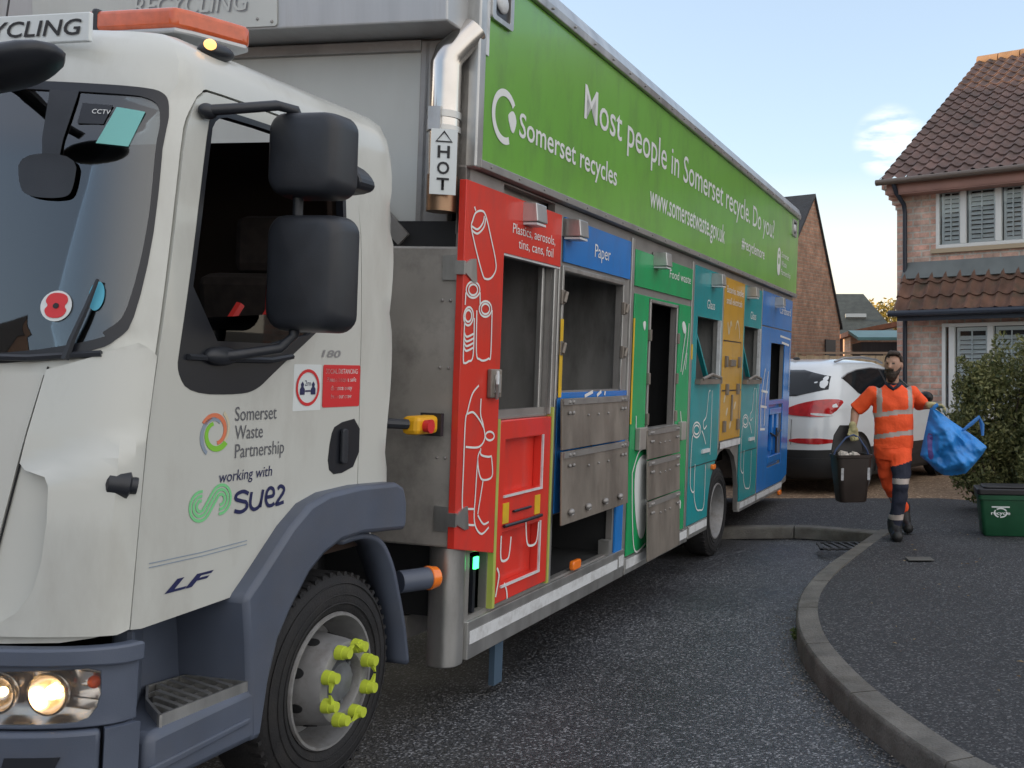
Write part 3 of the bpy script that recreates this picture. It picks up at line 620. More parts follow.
# mudguard, step panel, bumper
mg_out = [(-.50,.53),(-.515,.70),(-.535,.85),(-.47,.905),(-.31,1.05),(-.21,1.115),(-.10,1.142),(.10,1.15),(.35,1.138),(.405,1.115),(.430,1.05),(.432,.955)]
mg_in = [(.41,.94),(.12,.965),(-.02,.958),(-.12,.925),(-.20,.875),(-.30,.765),(-.36,.68),(-.41,.53),(-.44,.37),(-.49,.37)]
mg = patch('mudguard', mg_out + mg_in, [], S, M['grey_plastic'], T, d=.018, thick=.34, smooth=50, bevel=.045)
m = MB(); m.prism([(-.925,.37),(-.44,.37),(-.43,.55),(-.60,.548),(-.88,.54),(-.925,.535)], S, -.40, .016); m.build('step_panel', M['grey_plastic'], T, 40, .025)
m = MB(); m.prism([(-.93,.42),(-.50,.44),(-.50,.458),(-.93,.445)], S, .012, .024); m.build('panel_rib', M['grey_plastic'], T, bevel=.005)
m = MB(); m.box(-.70,-.44,.255,.34,.50,.86); m.prism([(-.895,.075),(-.655,.26),(-.66,.34),(-.91,.14)], lambda u, v, d: Vector((u, v, d)), .50, .835); m.build('step_recess', M['grey_plastic'], T, bevel=.02)
m = MB(); sp = [(-.865,.005),(-.50,-.008),(-.51,.225),(-.65,.25),(-.76,.15)]
for i in range(5): a, b = sp[i], sp[(i+1) % 5]; m.box(0, 1, 0, .008, .535, .575); n_ = m.bm.verts[:][-8:]; d_ = Vector((b[0]-a[0], b[1]-a[1], 0)); L_ = d_.length; d_.normalize(); w_ = Vector((-d_.y, d_.x, 0)); [setattr(v, 'co', Vector((a[0], a[1], v.co.z)) + d_*(v.co.x*L_) + w_*(v.co.y)) if True else 0 for v in n_]
for i in range(7):
    x = -.80 + i*.046; y1 = .24 if x > -.66 else .24 - (-.66-x)*.9
    m.box(x, x+.015, .01, max(.06, y1-.005), .545, .574, Matrix.Rotation(R(-18),3,'Z'))
for y in (.07,.14,.2): m.box(-.74 + (y-.07)*.4,-.51, y, y+.006, .55, .566)
stp = m.build('step_plate', M['alu'], T)
m = MB(); m.prism([(-.855,.012),(-.51,.0),(-.52,.22),(-.65,.245),(-.755,.15)], lambda u, v, d: Vector((u, v, d)), .5495, .5525); m.build('step_shade_plate', M['gap'], stp)  # black plate standing in for the shade beneath the step bars
bd = lambda ex: (lambda q, z, d: cab(q, z, ex + d))
hl = [(.232,.742),(.226,.68),(.245,.645),(.285,.618),(.34,.608),(.55,.604),(.90,.602),(.90,.74),(.5,.748),(.30,.752)]
hl2 = mirror_phi(hl)[::-1]
bout = densify([(.012,.59),(.012,.81),(-.015,.80)], .05, False) + FZ([(.10,.80),(math.pi-.1,.80)], .08, False) + densify([(QF-.075,.81),(QF-.075,.59)], .05, False) + FZ([(math.pi,.59),(0,.59)], .08, False)
bump = patch('bumper', bout, [FZ(hl), FZ(hl2)], bd(.035), M['grey_plastic'], T, d=0, thick=.03, step=.06, smooth=35, bevel=.004)
patch('bumper_lip', densify([(.012,.757),(.010,.81)], .05, False) + FZ([(.0,.812),(math.pi,.812),(math.pi,.765),(.30,.762),(.10,.757)], .08, False), [], bd(.055), M['grey_plastic'], bump, d=0, thick=.05, step=.06, smooth=35, bevel=.008)
patch('bumper_lower', FZ([(.215,.585),(math.pi-.215,.585),(math.pi-.215,.28),(.215,.28)]), [], bd(.055), M['grey_plastic'], bump, d=0, thick=.08, step=.06, smooth=35, bevel=.012)
patch('bumper_end', densify([(.005,.30),(.005,.585)], .05, False) + FZ([(.01,.588),(.195,.586),(.195,.30),(.01,.30)], .08, False), [], bd(.055), M['grey_plastic'], bump, d=0, thick=.08, step=.05, smooth=35, bevel=.012)
patch('fog_lamp', FZ([(.40,.52),(.62,.52),(.64,.46),(.45,.45)]), [], bd(.058), M['trim'], bump, d=0, thick=.01, step=.08)
def headlight(side):
    ph = (lambda p: p) if side == 0 else (lambda p: math.pi - p)
    poly = hl if side == 0 else hl2
    h = patch('headlight', FZ(poly), [], bd(-.055), M['reflector'], T, d=0, thick=.01, step=.06)
    m = MB(); a = FZ(poly); n = len(a); r0 = [m.bm.verts.new(cab(q, z, -.055)) for q, z in a]; r1 = [m.bm.verts.new(cab(q, z, .032)) for q, z in a]
    for i in range(n): m.bm.faces.new((r0[i], r0[(i+1)%n], r1[(i+1)%n], r1[i]))
    m.build('lamp_housing', M['reflector'], h, 30)
    for p, z, r, lit in ((.485,.677,.060,True),(.70,.677,.056,True)):
        c = cab(-KQ*ph(p), z, -.05); nrm = Vector((-1,-.16 if side == 0 else .16,0)).normalized()
        m = MB(); m.lathe([(.0,.012),(.006,.03),(.02,.048),(.045,r),(.052,r),(.052,r-.006)], c, nrm, 28); m.build('lamp_bowl', M['reflector'], h, 40)
        m = MB(); m.sphere(c + nrm*.028, .021 if p < .6 else .014); m.build('bulb', M['bulb'], h, 60)
    m = MB(); c = cab(-KQ*ph(.27), .703, -.012); m.sphere(c, (.016,.018,.018)); m.build('indicator_bulb', mat('orange_bulb', (.8,.12,.03), .3), h, 60)
    m = MB()
    for p, z in ((.25,.73),(.25,.69),(.30,.66),(.36,.635)):
        c = cab(-KQ*ph(p), z, -.02); m.box(c.x-.01, c.x+.05, c.y-.045, c.y+.045, z-.002, z+.002)
    m.build('reflector_facets', M['reflector'], h)
    patch('headlight_lens', FZ([(a_, b_) for a_, b_ in poly]), [], bd(.036), M['lens'], h, d=0, thick=.003, step=.06)
headlight(0); headlight(1)
# inner wheel arch, chassis
m = MB(); m.box(-.44,.47,.42,1.8,.5,1.08); m.box(-.9,.9,.7,1.6,.45,.85); m.box(.9,8.8,.75,1.65,.55,.80); m.cone((0,.3,.40),(0,2.1,.40),.07,.07); m.cone((5.85,.3,.40),(5.85,2.1,.40),.09,.09); m.sphere((5.85,1.2,.42), (.22,.2,.2)); m.build('chassis', M['dark'], T)
m = MB()
arc = [(.04,.955),(.19,.955),(.31,.91),(.40,.80),(.46,.66),(.51,.52),(.55,.36)]
arc = curve_pts(arc, False, 5)
r0 = [m.bm.verts.new(S(a, b, -.02)) for a, b in arc]; r1 = [m.bm.verts.new(S(a, b, -.15)) for a, b in arc]
for i in range(len(arc)-1): m.bm.faces.new((r0[i], r0[i+1], r1[i+1], r1[i]))
o = m.build('rear_mud_flap', M['plastic'], T, 60); s_ = o.modifiers.new('thick', 'SOLIDIFY'); s_.thickness = .022; o.data.materials[0] = M['grey_plastic']

# wheels
def wheel(x, y, z, r, rear):
    w = empty('wheel', (x, y, z)); w.parent = T
    wd = .23
    m = MB(); k = r/.40
    m.lathe([(.015,.243*k),(-.004,.262*k),(-.012,.30*k),(-.008,.345*k),(.004,.378*k),(.022,.393*k),(.04,.40*k),(wd-.04,.40*k),(wd-.01,.38*k),(wd,.30*k),(wd-.01,.24*k),(.015,.243*k)], (0,0,0), (0,1,0), 56)
    for i in range(54):                                         # shoulder blocks and sidewall ribs
        a = 2*math.pi*i/54; m.box(-.008,.008,.012,.055,.380*k,.4015*k, Matrix.Rotation(a,3,'Y'), (0,0,0))
    for rr in (.285,.318,.36): m.tube([(rr*k*math.cos(t), -.0115 + (.006 if rr > .35 else 0), rr*k*math.sin(t)) for t in [2*math.pi*i/64 for i in range(64)]], .003, 5, True)
    m.build('tyre', M['tyre'], w, 50)
    dp = .115 if rear else -.028
    m = MB()
    m.lathe([(.0,.2535*k),(-.010,.250*k),(-.010,.240*k),(.012,.232*k),(.05,.222*k),(.085,.216*k),(.12,.208*k)], (0,0,0), (0,1,0), 56)
    if rear: m.lathe([(.10,.205*k),(.125,.19*k),(.13,.14*k),(.10,.10*k),(.06,.07*k),(.05,.0)], (0,0,0), (0,1,0), 40)
    else: m.lathe([(.122,.208*k),(.120,.178*k),(.08,.173*k),(.03,.166*k),(-.02,.159*k),(-.045,.154*k),(-.057,.149*k),(-.060,.142*k),(-.060,.108*k),(-.052,.104*k),(.0,.102*k)], (0,0,0), (0,1,0), 48)
    m.build('rim', M['rim'], w, 40)
    if not rear:
        m = MB(); m.lathe([(.002,.104*k),(-.01,.10*k),(-.03,.075*k),(-.044,.07*k),(-.046,.0)], (0,0,0), (0,1,0), 32)
        for i in range(10): a = i*math.pi/5; m.cone((.086*math.cos(a),-.01,.086*math.sin(a)),(.086*math.cos(a),-.032,.086*math.sin(a)),.008,.008,8)
        m.build('hub', M['hub'], w, 40)
        m = MB()
        for i in range(8):
            a0 = R(22.5 + 45*i); m.prism(ell(.0,.0,.026,.022,16), lambda u, v, d, a0=a0: Vector((math.cos(a0 + v/.19)*(.1672 + u*.13 + d), .036 + u, math.sin(a0 + v/.19)*(.1672 + u*.13 + d))), -.002, .003)
        m.build('hand_holes', M['gap'], w)
        for i in range(8):
            a = R(67.5 + 45*i + (0)); c = Vector((.134*math.cos(a), -.060, .134*math.sin(a)))
            m = MB(); m.cone(c, c + Vector((0,-.028,0)), .027, .025, 14); m.cone(c + Vector((0,-.028,0)), c + Vector((0,-.052,0)), .022, .019, 14)
            sgn = 1 if i % 2 == 0 else -1                        # neighbours point at each other in pairs
            t_ = Vector((-math.sin(a), 0, math.cos(a))) * sgn; c2 = c + Vector((0,-.040,0)); n2 = Vector((math.cos(a),0,math.sin(a)))
            v_ = [m.bm.verts.new(p) for p in (c2 + n2*.016, c2 - n2*.016, c2 + t_*.052 - n2*.010*0, c2 + n2*.016 + Vector((0,.014,0)), c2 - n2*.016 + Vector((0,.014,0)), c2 + t_*.052 + Vector((0,.010,0)))]
            for f in ((0,1,2),(5,4,3),(0,3,4,1),(1,4,5,2),(2,5,3,0)): m.bm.faces.new([v_[q] for q in f])
            m.build('nut_pointer', M['yellow_green'], w, 40)
    else:
        m = MB()
        for i in range(8): a = R(45*i); m.cone((.134*math.cos(a),.125,.134*math.sin(a)),(.134*math.cos(a),.10,.134*math.sin(a)),.017,.015,8)
        m.build('wheel_nuts', M['hub'], w)
    return w
wheel(0.032, .045, .424, .40, False); wheel(5.87, .06, .345, .40, True)
for x, y, rear in ((0.0, 2.22, False), (5.87, 2.30, True), (5.87, 2.02, True), (5.87, .34, True)):
    m = MB(); m.lathe([(0,.2),(0,.36),(.03,.40),(-.0+.20,.40),(.23,.36),(.23,.2)], (x, y-.23 if y > 1 else y, .40), (0,1,0), 40); m.build('inner_tyre', M['tyre'], T, 50)

# ------------------------------------------------------------------ lorry: door livery
DM = lambda u, v, d: cab(u - xs(v), v, d + .004)
def dtext(n, s, u, v, h, w, m, **k): return text(n, s, u, v, h, w, DM, m, door, d=.002, **k)
dtext('lettering', 'Somerset', -.536, 1.418, .046, .205, M['grey_ink']); dtext('lettering', 'Waste', -.534, 1.358, .046, .135, M['grey_ink']); dtext('lettering', 'Partnership', -.531, 1.298, .046, .245, M['grey_ink'])
dtext('lettering', 'working with', -.600, 1.225, .036, .255, M['navy_ink'], shear=.12)
ribbons('lettering', [([(-.460,1.176),(-.485,1.186),(-.515,1.180),(-.520,1.165),(-.495,1.156),(-.470,1.148),(-.468,1.130),(-.495,1.120),(-.525,1.127)], False, True),
    ([(-.445,1.18),(-.45,1.14),(-.435,1.122),(-.41,1.125),(-.395,1.145)], False, True), ([(-.388,1.182),(-.400,1.124)], False, False),
    ([(-.370,1.154),(-.335,1.157),(-.335,1.176),(-.352,1.184),(-.368,1.172),(-.372,1.145),(-.360,1.126),(-.340,1.124),(-.328,1.13)], False, True),
    ([(-.312,1.176),(-.298,1.185),(-.280,1.176),(-.283,1.160),(-.315,1.130),(-.312,1.124),(-.278,1.128)], False, True)], .0125, DM, M['navy_ink'], door, d=.002)
# interlaced double S made of three parallel lines
cl = [(-.678 + .031*math.cos(R(t)), 1.160 + .031*math.sin(R(t))) for t in range(80, 316, 9)]
cl = cl + [(-1.268 - x, 2.332 - y) for x, y in cl[::-1]]
st = []
for o_ in (-.0145, 0, .0145):
    l_ = []
    for i, (x, y) in enumerate(cl):
        (xa, ya), (xb, yb) = cl[max(i-1,0)], cl[min(i+1,len(cl)-1)]; k_ = math.hypot(xb-xa, yb-ya); l_.append((x + (yb-ya)/k_*o_, y - (xb-xa)/k_*o_))
    st.append((l_, False, False))
ribbons('double_curl_emblem', st, .0095, DM, M['mint'], door, d=.002)
def spiral(a0, a1, r0, r1, w0, w1, m, n='swirl_emblem'):
    k = 22; L = []; Q = []
    for i in range(k+1):
        t = i/k; a = R(a0 + (a1-a0)*t); r = r0 + (r1-r0)*t; w = (w0 + (w1-w0)*t)/2
        L.append((-.623+(r+w)*math.cos(a), 1.385+(r+w)*math.sin(a))); Q.append((-.623+(r-w)*math.cos(a), 1.385+(r-w)*math.sin(a)))
    patch(n, L + Q[::-1], [], DM, m, door, d=.002, thick=.001)
spiral(150, -75, .060, .034, .018, .012, M['coral']); spiral(60, 205, .036, .064, .010, .015, M['slate']); spiral(205, 240, .064, .072, .015, .012, M['slate'], 'swirl_emblem')
spiral(110, 325, .030, .058, .012, .020, M['lime']); spiral(60, -35, .070, .050, .012, .008, M['stone_ink'])
dtext('lettering', 'LF', -.816, .917, .034, .205, M['navy_ink'], bold=.035, shear=.4)
dtext('lettering', '180', -.092, 1.632, .026, .118, M['silver_ink'], shear=.2, bold=.02)
patch('warning_sticker', rrect(-.078,.155,1.448,1.604,.008), [], DM, M['sticker_red'], door, d=.002, thick=.001, step=.06)
for s_, u, v, h, w in (('SOCIAL DISTANCING', -.062, 1.572, .018, .200), ('Please keep a safe', -.055, 1.542, .017, .185), ('distance away', -.030, 1.511, .017, .135), ('from our crew', -.028, 1.480, .017, .130)): dtext('lettering', s_, u, v, h, w, M['ink'], bold=.012)
patch('warning_sticker', rrect(-.245,-.088,1.440,1.604,.004), [], DM, M['sticker_white'], door, d=.001, thick=.001, step=.06)
ribbons('ring_sign', [(ell(-.166, 1.522, .062, .060, 30), True, False)], .011, DM, M['sticker_red'], door, d=.003)
for x in (-.197, -.135): patch('person_symbol', [(x-.013,1.497),(x-.013,1.517),(x-.006,1.524),(x-.008,1.534),(x,1.543),(x+.008,1.534),(x+.006,1.524),(x+.013,1.517),(x+.013,1.497)], [], DM, M['navy_ink'], door, d=.003, thick=.001)
dtext('lettering', '2m', -.183, 1.528, .020, .034, M['navy_ink']); ribbons('arrow_symbol', [([(-.182,1.510),(-.150,1.510)], False, False)], .006, DM, M['navy_ink'], door, d=.003)
for k in (0,1): ribbons('faint_stripe', [([(-.88,1.005+.012*k),(-.66,1.004+.012*k),(-.46,1.01+.012*k)], False, False)], .003, DM, M['slate'], door, d=.002)

# ------------------------------------------------------------------ lorry: body
AR = [(5.28,.26),(5.29,.50),(5.36,.68),(5.50,.82),(5.68,.895),(5.87,.915),(6.06,.895),(6.24,.82),(6.36,.68),(6.425,.50),(6.43,.26)]
fr_out = [(.86,.79),(.985,.79),(.985,.29),(3.13,.27),(4.66,.285)] + [(5.26,.285)] + AR[1:-1] + [(6.44,.285),(8.3,.285),(8.95,.33),(8.95,2.50),(.86,2.50)]
O = dict(red=(1.20,1.84,1.365,2.150), paper=(2.00,2.97,1.485,2.145), food=(3.555,4.18,1.205,2.08), glass=(4.755,5.46,1.535,2.050), glass2=(6.43,7.10,1.525,2.050), card=(7.73,8.50,1.31,1.93))
holes = [rect(*O[k]) for k in O] + [rect(1.215,1.865,.455,1.355), rect(1.02,1.195,.455,.745), rect(1.95,2.94,.445,.80), rect(1.24,1.86,2.447,2.492), rect(7.73,8.50,.58,1.26)]
patch('side_frame', fr_out, holes, S, M['frame'], T, d=0, thick=.04, smooth=30)
def liner(x0, x1, z0, z1, depth=1.1, name='compartment', m=None):
    q = MB(); b = q.bm; p = [b.verts.new(v) for v in ((x0,.042,z0),(x1,.042,z0),(x1,.042,z1),(x0,.042,z1),(x0,depth,z0),(x1,depth,z0),(x1,depth,z1),(x0,depth,z1))]
    for f in ((0,1,5,4),(1,2,6,5),(2,3,7,6),(3,0,4,7),(4,5,6,7)): b.faces.new([p[i] for i in f])
    me = bpy.data.meshes.new(name); b.to_mesh(me); b.free(); return finish(name, me, m or M['cage'], T)
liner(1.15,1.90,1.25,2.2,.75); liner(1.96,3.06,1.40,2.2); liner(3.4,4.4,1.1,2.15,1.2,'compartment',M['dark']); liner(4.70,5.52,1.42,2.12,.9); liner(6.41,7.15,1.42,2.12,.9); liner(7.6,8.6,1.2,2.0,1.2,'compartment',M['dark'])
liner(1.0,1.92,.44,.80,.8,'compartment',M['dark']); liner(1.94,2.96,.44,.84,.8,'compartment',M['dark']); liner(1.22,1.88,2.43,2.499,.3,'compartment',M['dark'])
m = MB(); m.box(.93,8.95,.06,2.42,2.46,3.50); m.box(.9,8.95,2.36,2.42,.8,2.5); m.box(8.90,8.96,.05,2.4,.33,2.5); m.box(.95,8.9,1.25,1.30,.8,2.48); m.box(1.0,5.2,.3,2.3,.32,.43)
m.build('body_core', M['sheet'], T)
# banner
B = lambda u, v, d: Vector((u, -.035-d, v))
ban = MB().box(.905,8.985,-.035,.06,2.545,3.425).build('banner', M['banner'], T, bevel=.003)
m = MB(); m.box(.90,8.99,-.050,.06,2.505,2.544); m.build('banner_rail', M['frame'], T, bevel=.004)
m = MB(); m.prism([(-.06,3.426),(-.062,3.47),(-.03,3.545),(.05,3.60),(.20,3.625),(.20,3.426)], lambda u, v, d: Vector((d, u, v)), .90, 8.99); rt = m.build('roof_rail', M['alu'], T, bevel=.006)
m = MB()
for i in range(27):
    m.sphere((1.0+.3*i,-.066,3.45), .007, 8, 5); m.sphere((1.0+.3*i,-.052,2.524), .006, 8, 5)
m.build('rivets', M['frame'], T)
m = MB(); m.box(.86,.925,-.045,.05,2.50,3.60); m.build('corner_trim', M['alu'], T, bevel=.008)
m = MB(); m.box(.925,.955,-.042,-.036,3.02,3.425); m.build('white_tape', M['reflect'], T)
ban_t = lambda s, u, v, h, w, **k: text('lettering', s, u, v, h, w, B, M['ink'], ban, d=.003, **k)
ban_t('Somerset recycles', 1.305, 2.735, .118, 1.395, bold=.010)
ban_t('Most people in Somerset recycle. Do you?', 2.135, 3.020, .195, 5.41, bold=.004)
ban_t('www.somersetwaste.gov.uk', 3.355, 2.715, .155, 2.08, bold=.008)
ban_t('#recyclemore', 6.08, 2.755, .105, 1.02, bold=.012)
for i, s_ in enumerate(('Somerset', 'Waste', 'Partnership')): ban_t(s_, 8.0, 2.88 - .095*i, .062, (.42,.30,.56)[i])
ribbons('recycling_swoosh', [(ell(1.145, 2.79, .118, .112, 30, 38, 296), False, False)], .034, B, M['ink'], ban, d=.003)
patch('recycling_swoosh', smooth_poly([(1.175,2.80),(1.20,2.825),(1.232,2.84),(1.262,2.82),(1.275,2.785),(1.235,2.715)], 2), [], B, M['ink'], ban, d=.003, thick=.002)
patch('badge', smooth_poly(rect(7.77,7.95,2.665,2.965), 3), [smooth_poly(rect(7.82,7.90,2.78,2.86), 2), smooth_poly(rect(7.83,7.89,2.89,2.93), 2)], B, M['ink'], ban, d=.003, thick=.002)
def corner_lamp(u0, u1, v0, v1):
    f = patch('marker_lamp', rrect(u0,u1,v0,v1,.02), [rrect(u0+.035,u1-.035,v0+.025,v1-.025,.015)], B, M['alu'], T, d=.018, thick=.018, bevel=.003)
    patch('lamp_recess', rect(u0+.03,u1-.03,v0+.02,v1-.02), [], B, M['trim'], f, d=.006, thick=.004)
    q = MB(); q.sphere(((u0+u1)/2,-.045,(v0+v1)/2), ((u1-u0)*.27,.016,(v1-v0)*.24)); q.build('lamp_lens', M['reflect'], f, 60)
corner_lamp(.955,1.175,3.195,3.40); corner_lamp(8.55,8.80,3.19,3.38)
# front of the body, seen behind the cab
fw = MB(); fw.box(.905,.93,.26,2.42,2.25,3.07); front_wall = fw.build('front_wall', M['white_flat'], T, bevel=.004)
m = MB(); m.box(.885,.93,.215,.262,2.2,3.08); m.box(.885,.93,.10,.24,2.2,3.08); m.box(.88,.935,.26,2.42,3.035,3.085); m.box(.86,.90,.0,.045,2.2,3.09); m.build('front_post', M['frame'], T, bevel=.004)
m = MB(); m.prism([(.30,2.15),(.62,2.45),(.62,2.55),(.25,2.2)], lambda u, v, d: Vector((.89-d, u+.03, v)), 0, .03); m.build('front_brace', M['frame'], T)
m = MB(); m.box(.875,.935,.05,2.42,2.0,2.26); m.build('front_lower_wall', M['gap'], T)
hd = MB(); hd.prism([(.68,3.095),(.66,3.45),(.72,3.58),(.92,3.61),(.92,3.095)], lambda u, v, d: Vector((u, d, v)), .02, 2.42); header = hd.build('header', M['header'], T, bevel=.008)
H1 = lambda u, v, d: Vector((.68 - (v-3.095)*.0563 - d, .86-u, v))
patch('header_plate', rrect(0, 1.35, 3.105, 3.44, .015), [], lambda u, v, d: Vector((.68-(v-3.095)*.0563-d, .86+u, v)), M['white_flat'], header, d=.008, thick=.007, bevel=.002)
text('header_lettering', 'RECYCLING', -.76, 3.175, .085, .62, H1, M['silver_ink'], header, d=.011, shear=.2)
text('header_lettering', 'RECYCLING', -.765, 3.180, .085, .62, H1, M['white_flat'], header, d=.014, shear=.2)
m = MB()
for y, z in ((.885,3.125),(.96,3.14),(.885,3.40),(1.5,3.125)): m.sphere((.67,y,z), .008, 8, 5)
m.build('header_screws', M['frame'], header)
m = MB(); m.box(.815,.885,-.015,.60,.80,2.14); m.box(.885,.985,.0,.045,.80,2.14); fs = m.build('front_sheet', M['sheet'], T, bevel=.01)
m = MB()
for z in (2.05,2.0,1.9,1.6,1.2,.95):
    for y in (.03,.07): m.sphere((.814,y,z), .008, 8, 5)
m.build('sheet_rivets', M['frame'], fs)
m = MB(); m.box(.90,.985,.24,.6,2.12,2.2); m.build('front_ledge', M['gap'], T)
# exhaust
m = MB(); m.tube([(.80,.085,2.31),(.80,.085,2.70),(.80,.085,2.94),(.81,.075,2.985),(.85,.03,3.06),(.89,-.0,3.12)], [.062,.068,.068,.068,.064,.060], 24); ex = m.build('exhaust_pipe', M['chrome'], T, 40)
m = MB(); m.cone((.80,.085,2.70),(.80,.085,2.73),.074,.074,24); m.cone((.80,.085,2.64),(.80,.085,2.665),.074,.074,24); m.box(.72,.74,.06,.12,2.64,2.74); m.build('pipe_clamp', M['alu'], ex, 40)
m = MB(); m.cone((.80,.085,2.29),(.80,.085,2.45),.066,.066,24); m.build('pipe_end', mat('heat_stained_steel', (.30,.19,.12), .35, metal=.9, var=.3), ex, 40)
hp_ = Matrix.Rotation(R(24), 3, 'Z')
HP = lambda u, v, d: Vector((.725,.040,0)) + hp_ @ Vector((-d, -u, 0)) + Vector((0,0,v))
plate = patch('hot_plate', rect(-.056,.056,2.355,2.640), [], HP, M['sticker_white'], ex, d=.0, thick=.004)
for s_, z in (('H', 2.515), ('O', 2.445), ('T', 2.375)): text('hot_lettering', s_, -.026, z, .052, .052, HP, M['black_ink'], ex, d=.003, bold=.02)
ribbons('warning_triangle', [([(-.033,2.585),(.033,2.585),(0,2.628)], True, False)], .010, HP, M['black_ink'], ex, d=.003)
# corner skirt, rails, reflective tape
m = MB(); m.prism(rrect(.85,1.0,-.015,.135,.06,6), lambda u, v, d: Vector((u, v, d)), .25, .795); m.build('corner_skirt', M['alu'], T, 30, .006)
m = MB(); m.box(.985,3.125,-.022,.04,.258,.435); m.box(3.17,4.66,-.016,.04,.255,.365); m.box(4.69,5.27,-.016,.04,.265,.37); m.box(6.46,7.19,-.016,.04,.265,.36); m.box(7.22,8.62,-.016,.04,.265,.36); m.build('lower_rail', M['alu'], T, bevel=.004)
for a, b, z0, z1, d in ((1.0,3.0,.328,.388,.026),(3.03,3.12,.33,.40,.026),(3.19,4.64,.29,.352,.020),(4.71,5.25,.30,.36,.020),(6.48,7.17,.295,.35,.020),(7.25,8.6,.295,.35,.020),(5.62,6.40,.925,.985,.020)):
    patch('reflective_tape', rect(a,b,z0,z1), [], S, M['reflect'], T, d=d, thick=.003)
def side_lamp(x, z, d, s=1):
    q = MB(); q.prism(rrect(x-.06*s,x+.06*s,z-.028*s,z+.028*s,.02*s), S, d, d+.03); q.build('side_lamp', M['amber'], T, bevel=.008)
side_lamp(2.30,.475,.0); side_lamp(5.38,.79,.01,.8); side_lamp(8.5,.24,.0)
m = MB(); m.cone((.58,.10,.685),(.71,.030,.685),.048,.048,20); ml = m.build('marker_stalk', M['grey_plastic'], T, 40)
m = MB(); m.cone((.70,.035,.685),(.745,.015,.685),.054,.046,20); m.build('stalk_lens', M['amber'], ml, 40, .006)
m = MB(); m.box(1.36,1.45,.02,.05,.03,.32); m.build('blue_strap', mat('strap_cloth', (.05,.09,.14), .8), T)
m = MB(); m.tube([(.36,.2,1.372),(.57,.08,1.358)], .022, 10); m.build('cable_sleeve', M['plastic'], T)
m = MB(); m.box(.57,.75,.03,.11,1.312,1.392); yb = m.build('emergency_stop', M['hi_yellow'], T, bevel=.02)
m = MB(); m.cone((.63,.03,1.35),(.63,.0,1.35),.026,.03,16); m.build('stop_button', M['sticker_red'], yb, 40)
m = MB(); m.box(.745,.77,.02,.12,1.30,1.40); m.build('bracket', M['plastic'], yb)
# work lights above each hatch
for x in (1.45,2.02,3.62,5.20,6.54,7.90):
    q = MB(); q.prism([(-.005,2.432),(-.105,2.425),(-.115,2.335),(-.005,2.33)], lambda u, v, d: Vector((d, u, v)), x-.062, x+.062); w_ = q.build('work_light', M['alu'], T, bevel=.004)
    q = MB(); q.box(x-.055,x+.055,-.108,-.015,2.318,2.329); q.build('light_lens', M['reflect'], w_)
# red compartment
redp = patch('red_panel', [(.80,.80),(1.195,.72),(1.195,2.155),(1.88,2.155),(1.88,2.435),(.80,2.435)], [], S, M['red'], T, d=.035, thick=.034, bevel=.003)
DR = lambda l: [(x+.035, z) for x, z in l]
strokes = [
 ([(0.84,2.325),(0.853,2.309)],0,0),([(0.825,2.258),(0.852,2.299),(0.91,2.317),(0.952,2.3),(1.011,2.208),(1.066,2.109),(1.069,2.061),(1.026,2.023),(0.974,2.014),(0.942,2.03),(0.875,2.126),(0.825,2.212),(0.817,2.243)],1,1),
 ([(0.823,2.217),(0.878,2.21),(0.936,2.246),(0.953,2.291)],0,1),([(0.823,2.235),(0.877,2.229),(0.924,2.263),(0.938,2.298)],0,1),
 ([(0.79,1.95),(0.851,1.991),(0.919,1.96),(0.856,1.918)],1,1),([(0.813,1.951),(0.852,1.979),(0.897,1.958),(0.856,1.93)],1,1),([(0.787,1.937),(0.785,1.882)],0,0),([(0.922,1.948),(0.926,1.896)],0,0),
 ([(0.92,1.872),(0.978,1.912),(1.043,1.88),(0.983,1.84)],1,1),([(0.94,1.874),(0.979,1.9),(1.022,1.879),(0.982,1.852)],1,1),
 ([(0.896,1.865),(0.907,1.672),(0.941,1.644),(0.98,1.638),(1.028,1.648),(1.05,1.667),(1.048,1.875)],0,1),
 ([(0.785,1.83),(0.81,1.874),(0.874,1.838),(0.81,1.792)],1,1),([(0.795,1.834),(0.81,1.861),(0.856,1.837),(0.81,1.808)],1,1),([(0.785,1.828),(0.785,1.647),(0.80,1.625),(0.831,1.632),(0.875,1.659),(0.875,1.829)],0,1)]
strokes += [([(0.785,z),(0.81,z-.019),(0.874,z-.003)],0,1) for z in (1.761,1.74,1.719,1.698)]
strokes += [([(0.942,1.524),(0.881,1.485),(0.841,1.407),(0.824,1.358),(0.822,1.161),(0.824,0.984),(0.861,0.905),(0.947,0.883)],0,1),
 ([(0.968,1.463),(0.969,1.392),(0.999,1.34),(1.019,1.278),(0.963,1.241),(0.836,1.249)],0,1),([(0.841,1.397),(0.897,1.402),(0.965,1.362),(1.0,1.33)],0,1),
 ([(1.025,1.288),(1.068,1.306),(1.116,1.283),(1.072,1.265)],1,1),([(0.981,1.235),(0.987,1.204),(1.055,1.189),(1.096,1.189)],0,1),
 ([(1.096,1.186),(1.108,1.094),(1.018,1.084),(0.977,1.116),(0.956,1.191),(0.985,1.229)],0,1),([(0.956,1.191),(0.946,1.03),(0.945,0.899),(1.015,0.833),(1.092,0.853)],0,1),
 ([(0.976,0.925),(1.034,0.877),(1.09,0.879)],0,1),([(0.831,0.971),(0.941,0.958)],0,0),([(1.018,1.084),(0.975,0.93)],0,0)]
ribbons('container_drawing', [(DR(p), c, k) for p, c, k in strokes], .0095, S, M['ink'], redp, d=.038)
for s_, u, v, w in (('Plastics, aerosols,', 1.275, 2.262, .515), ('tins, cans, foil', 1.345, 2.195, .425)): text('lettering', s_, u, v, .048, w, S, M['ink'], redp, d=.038)
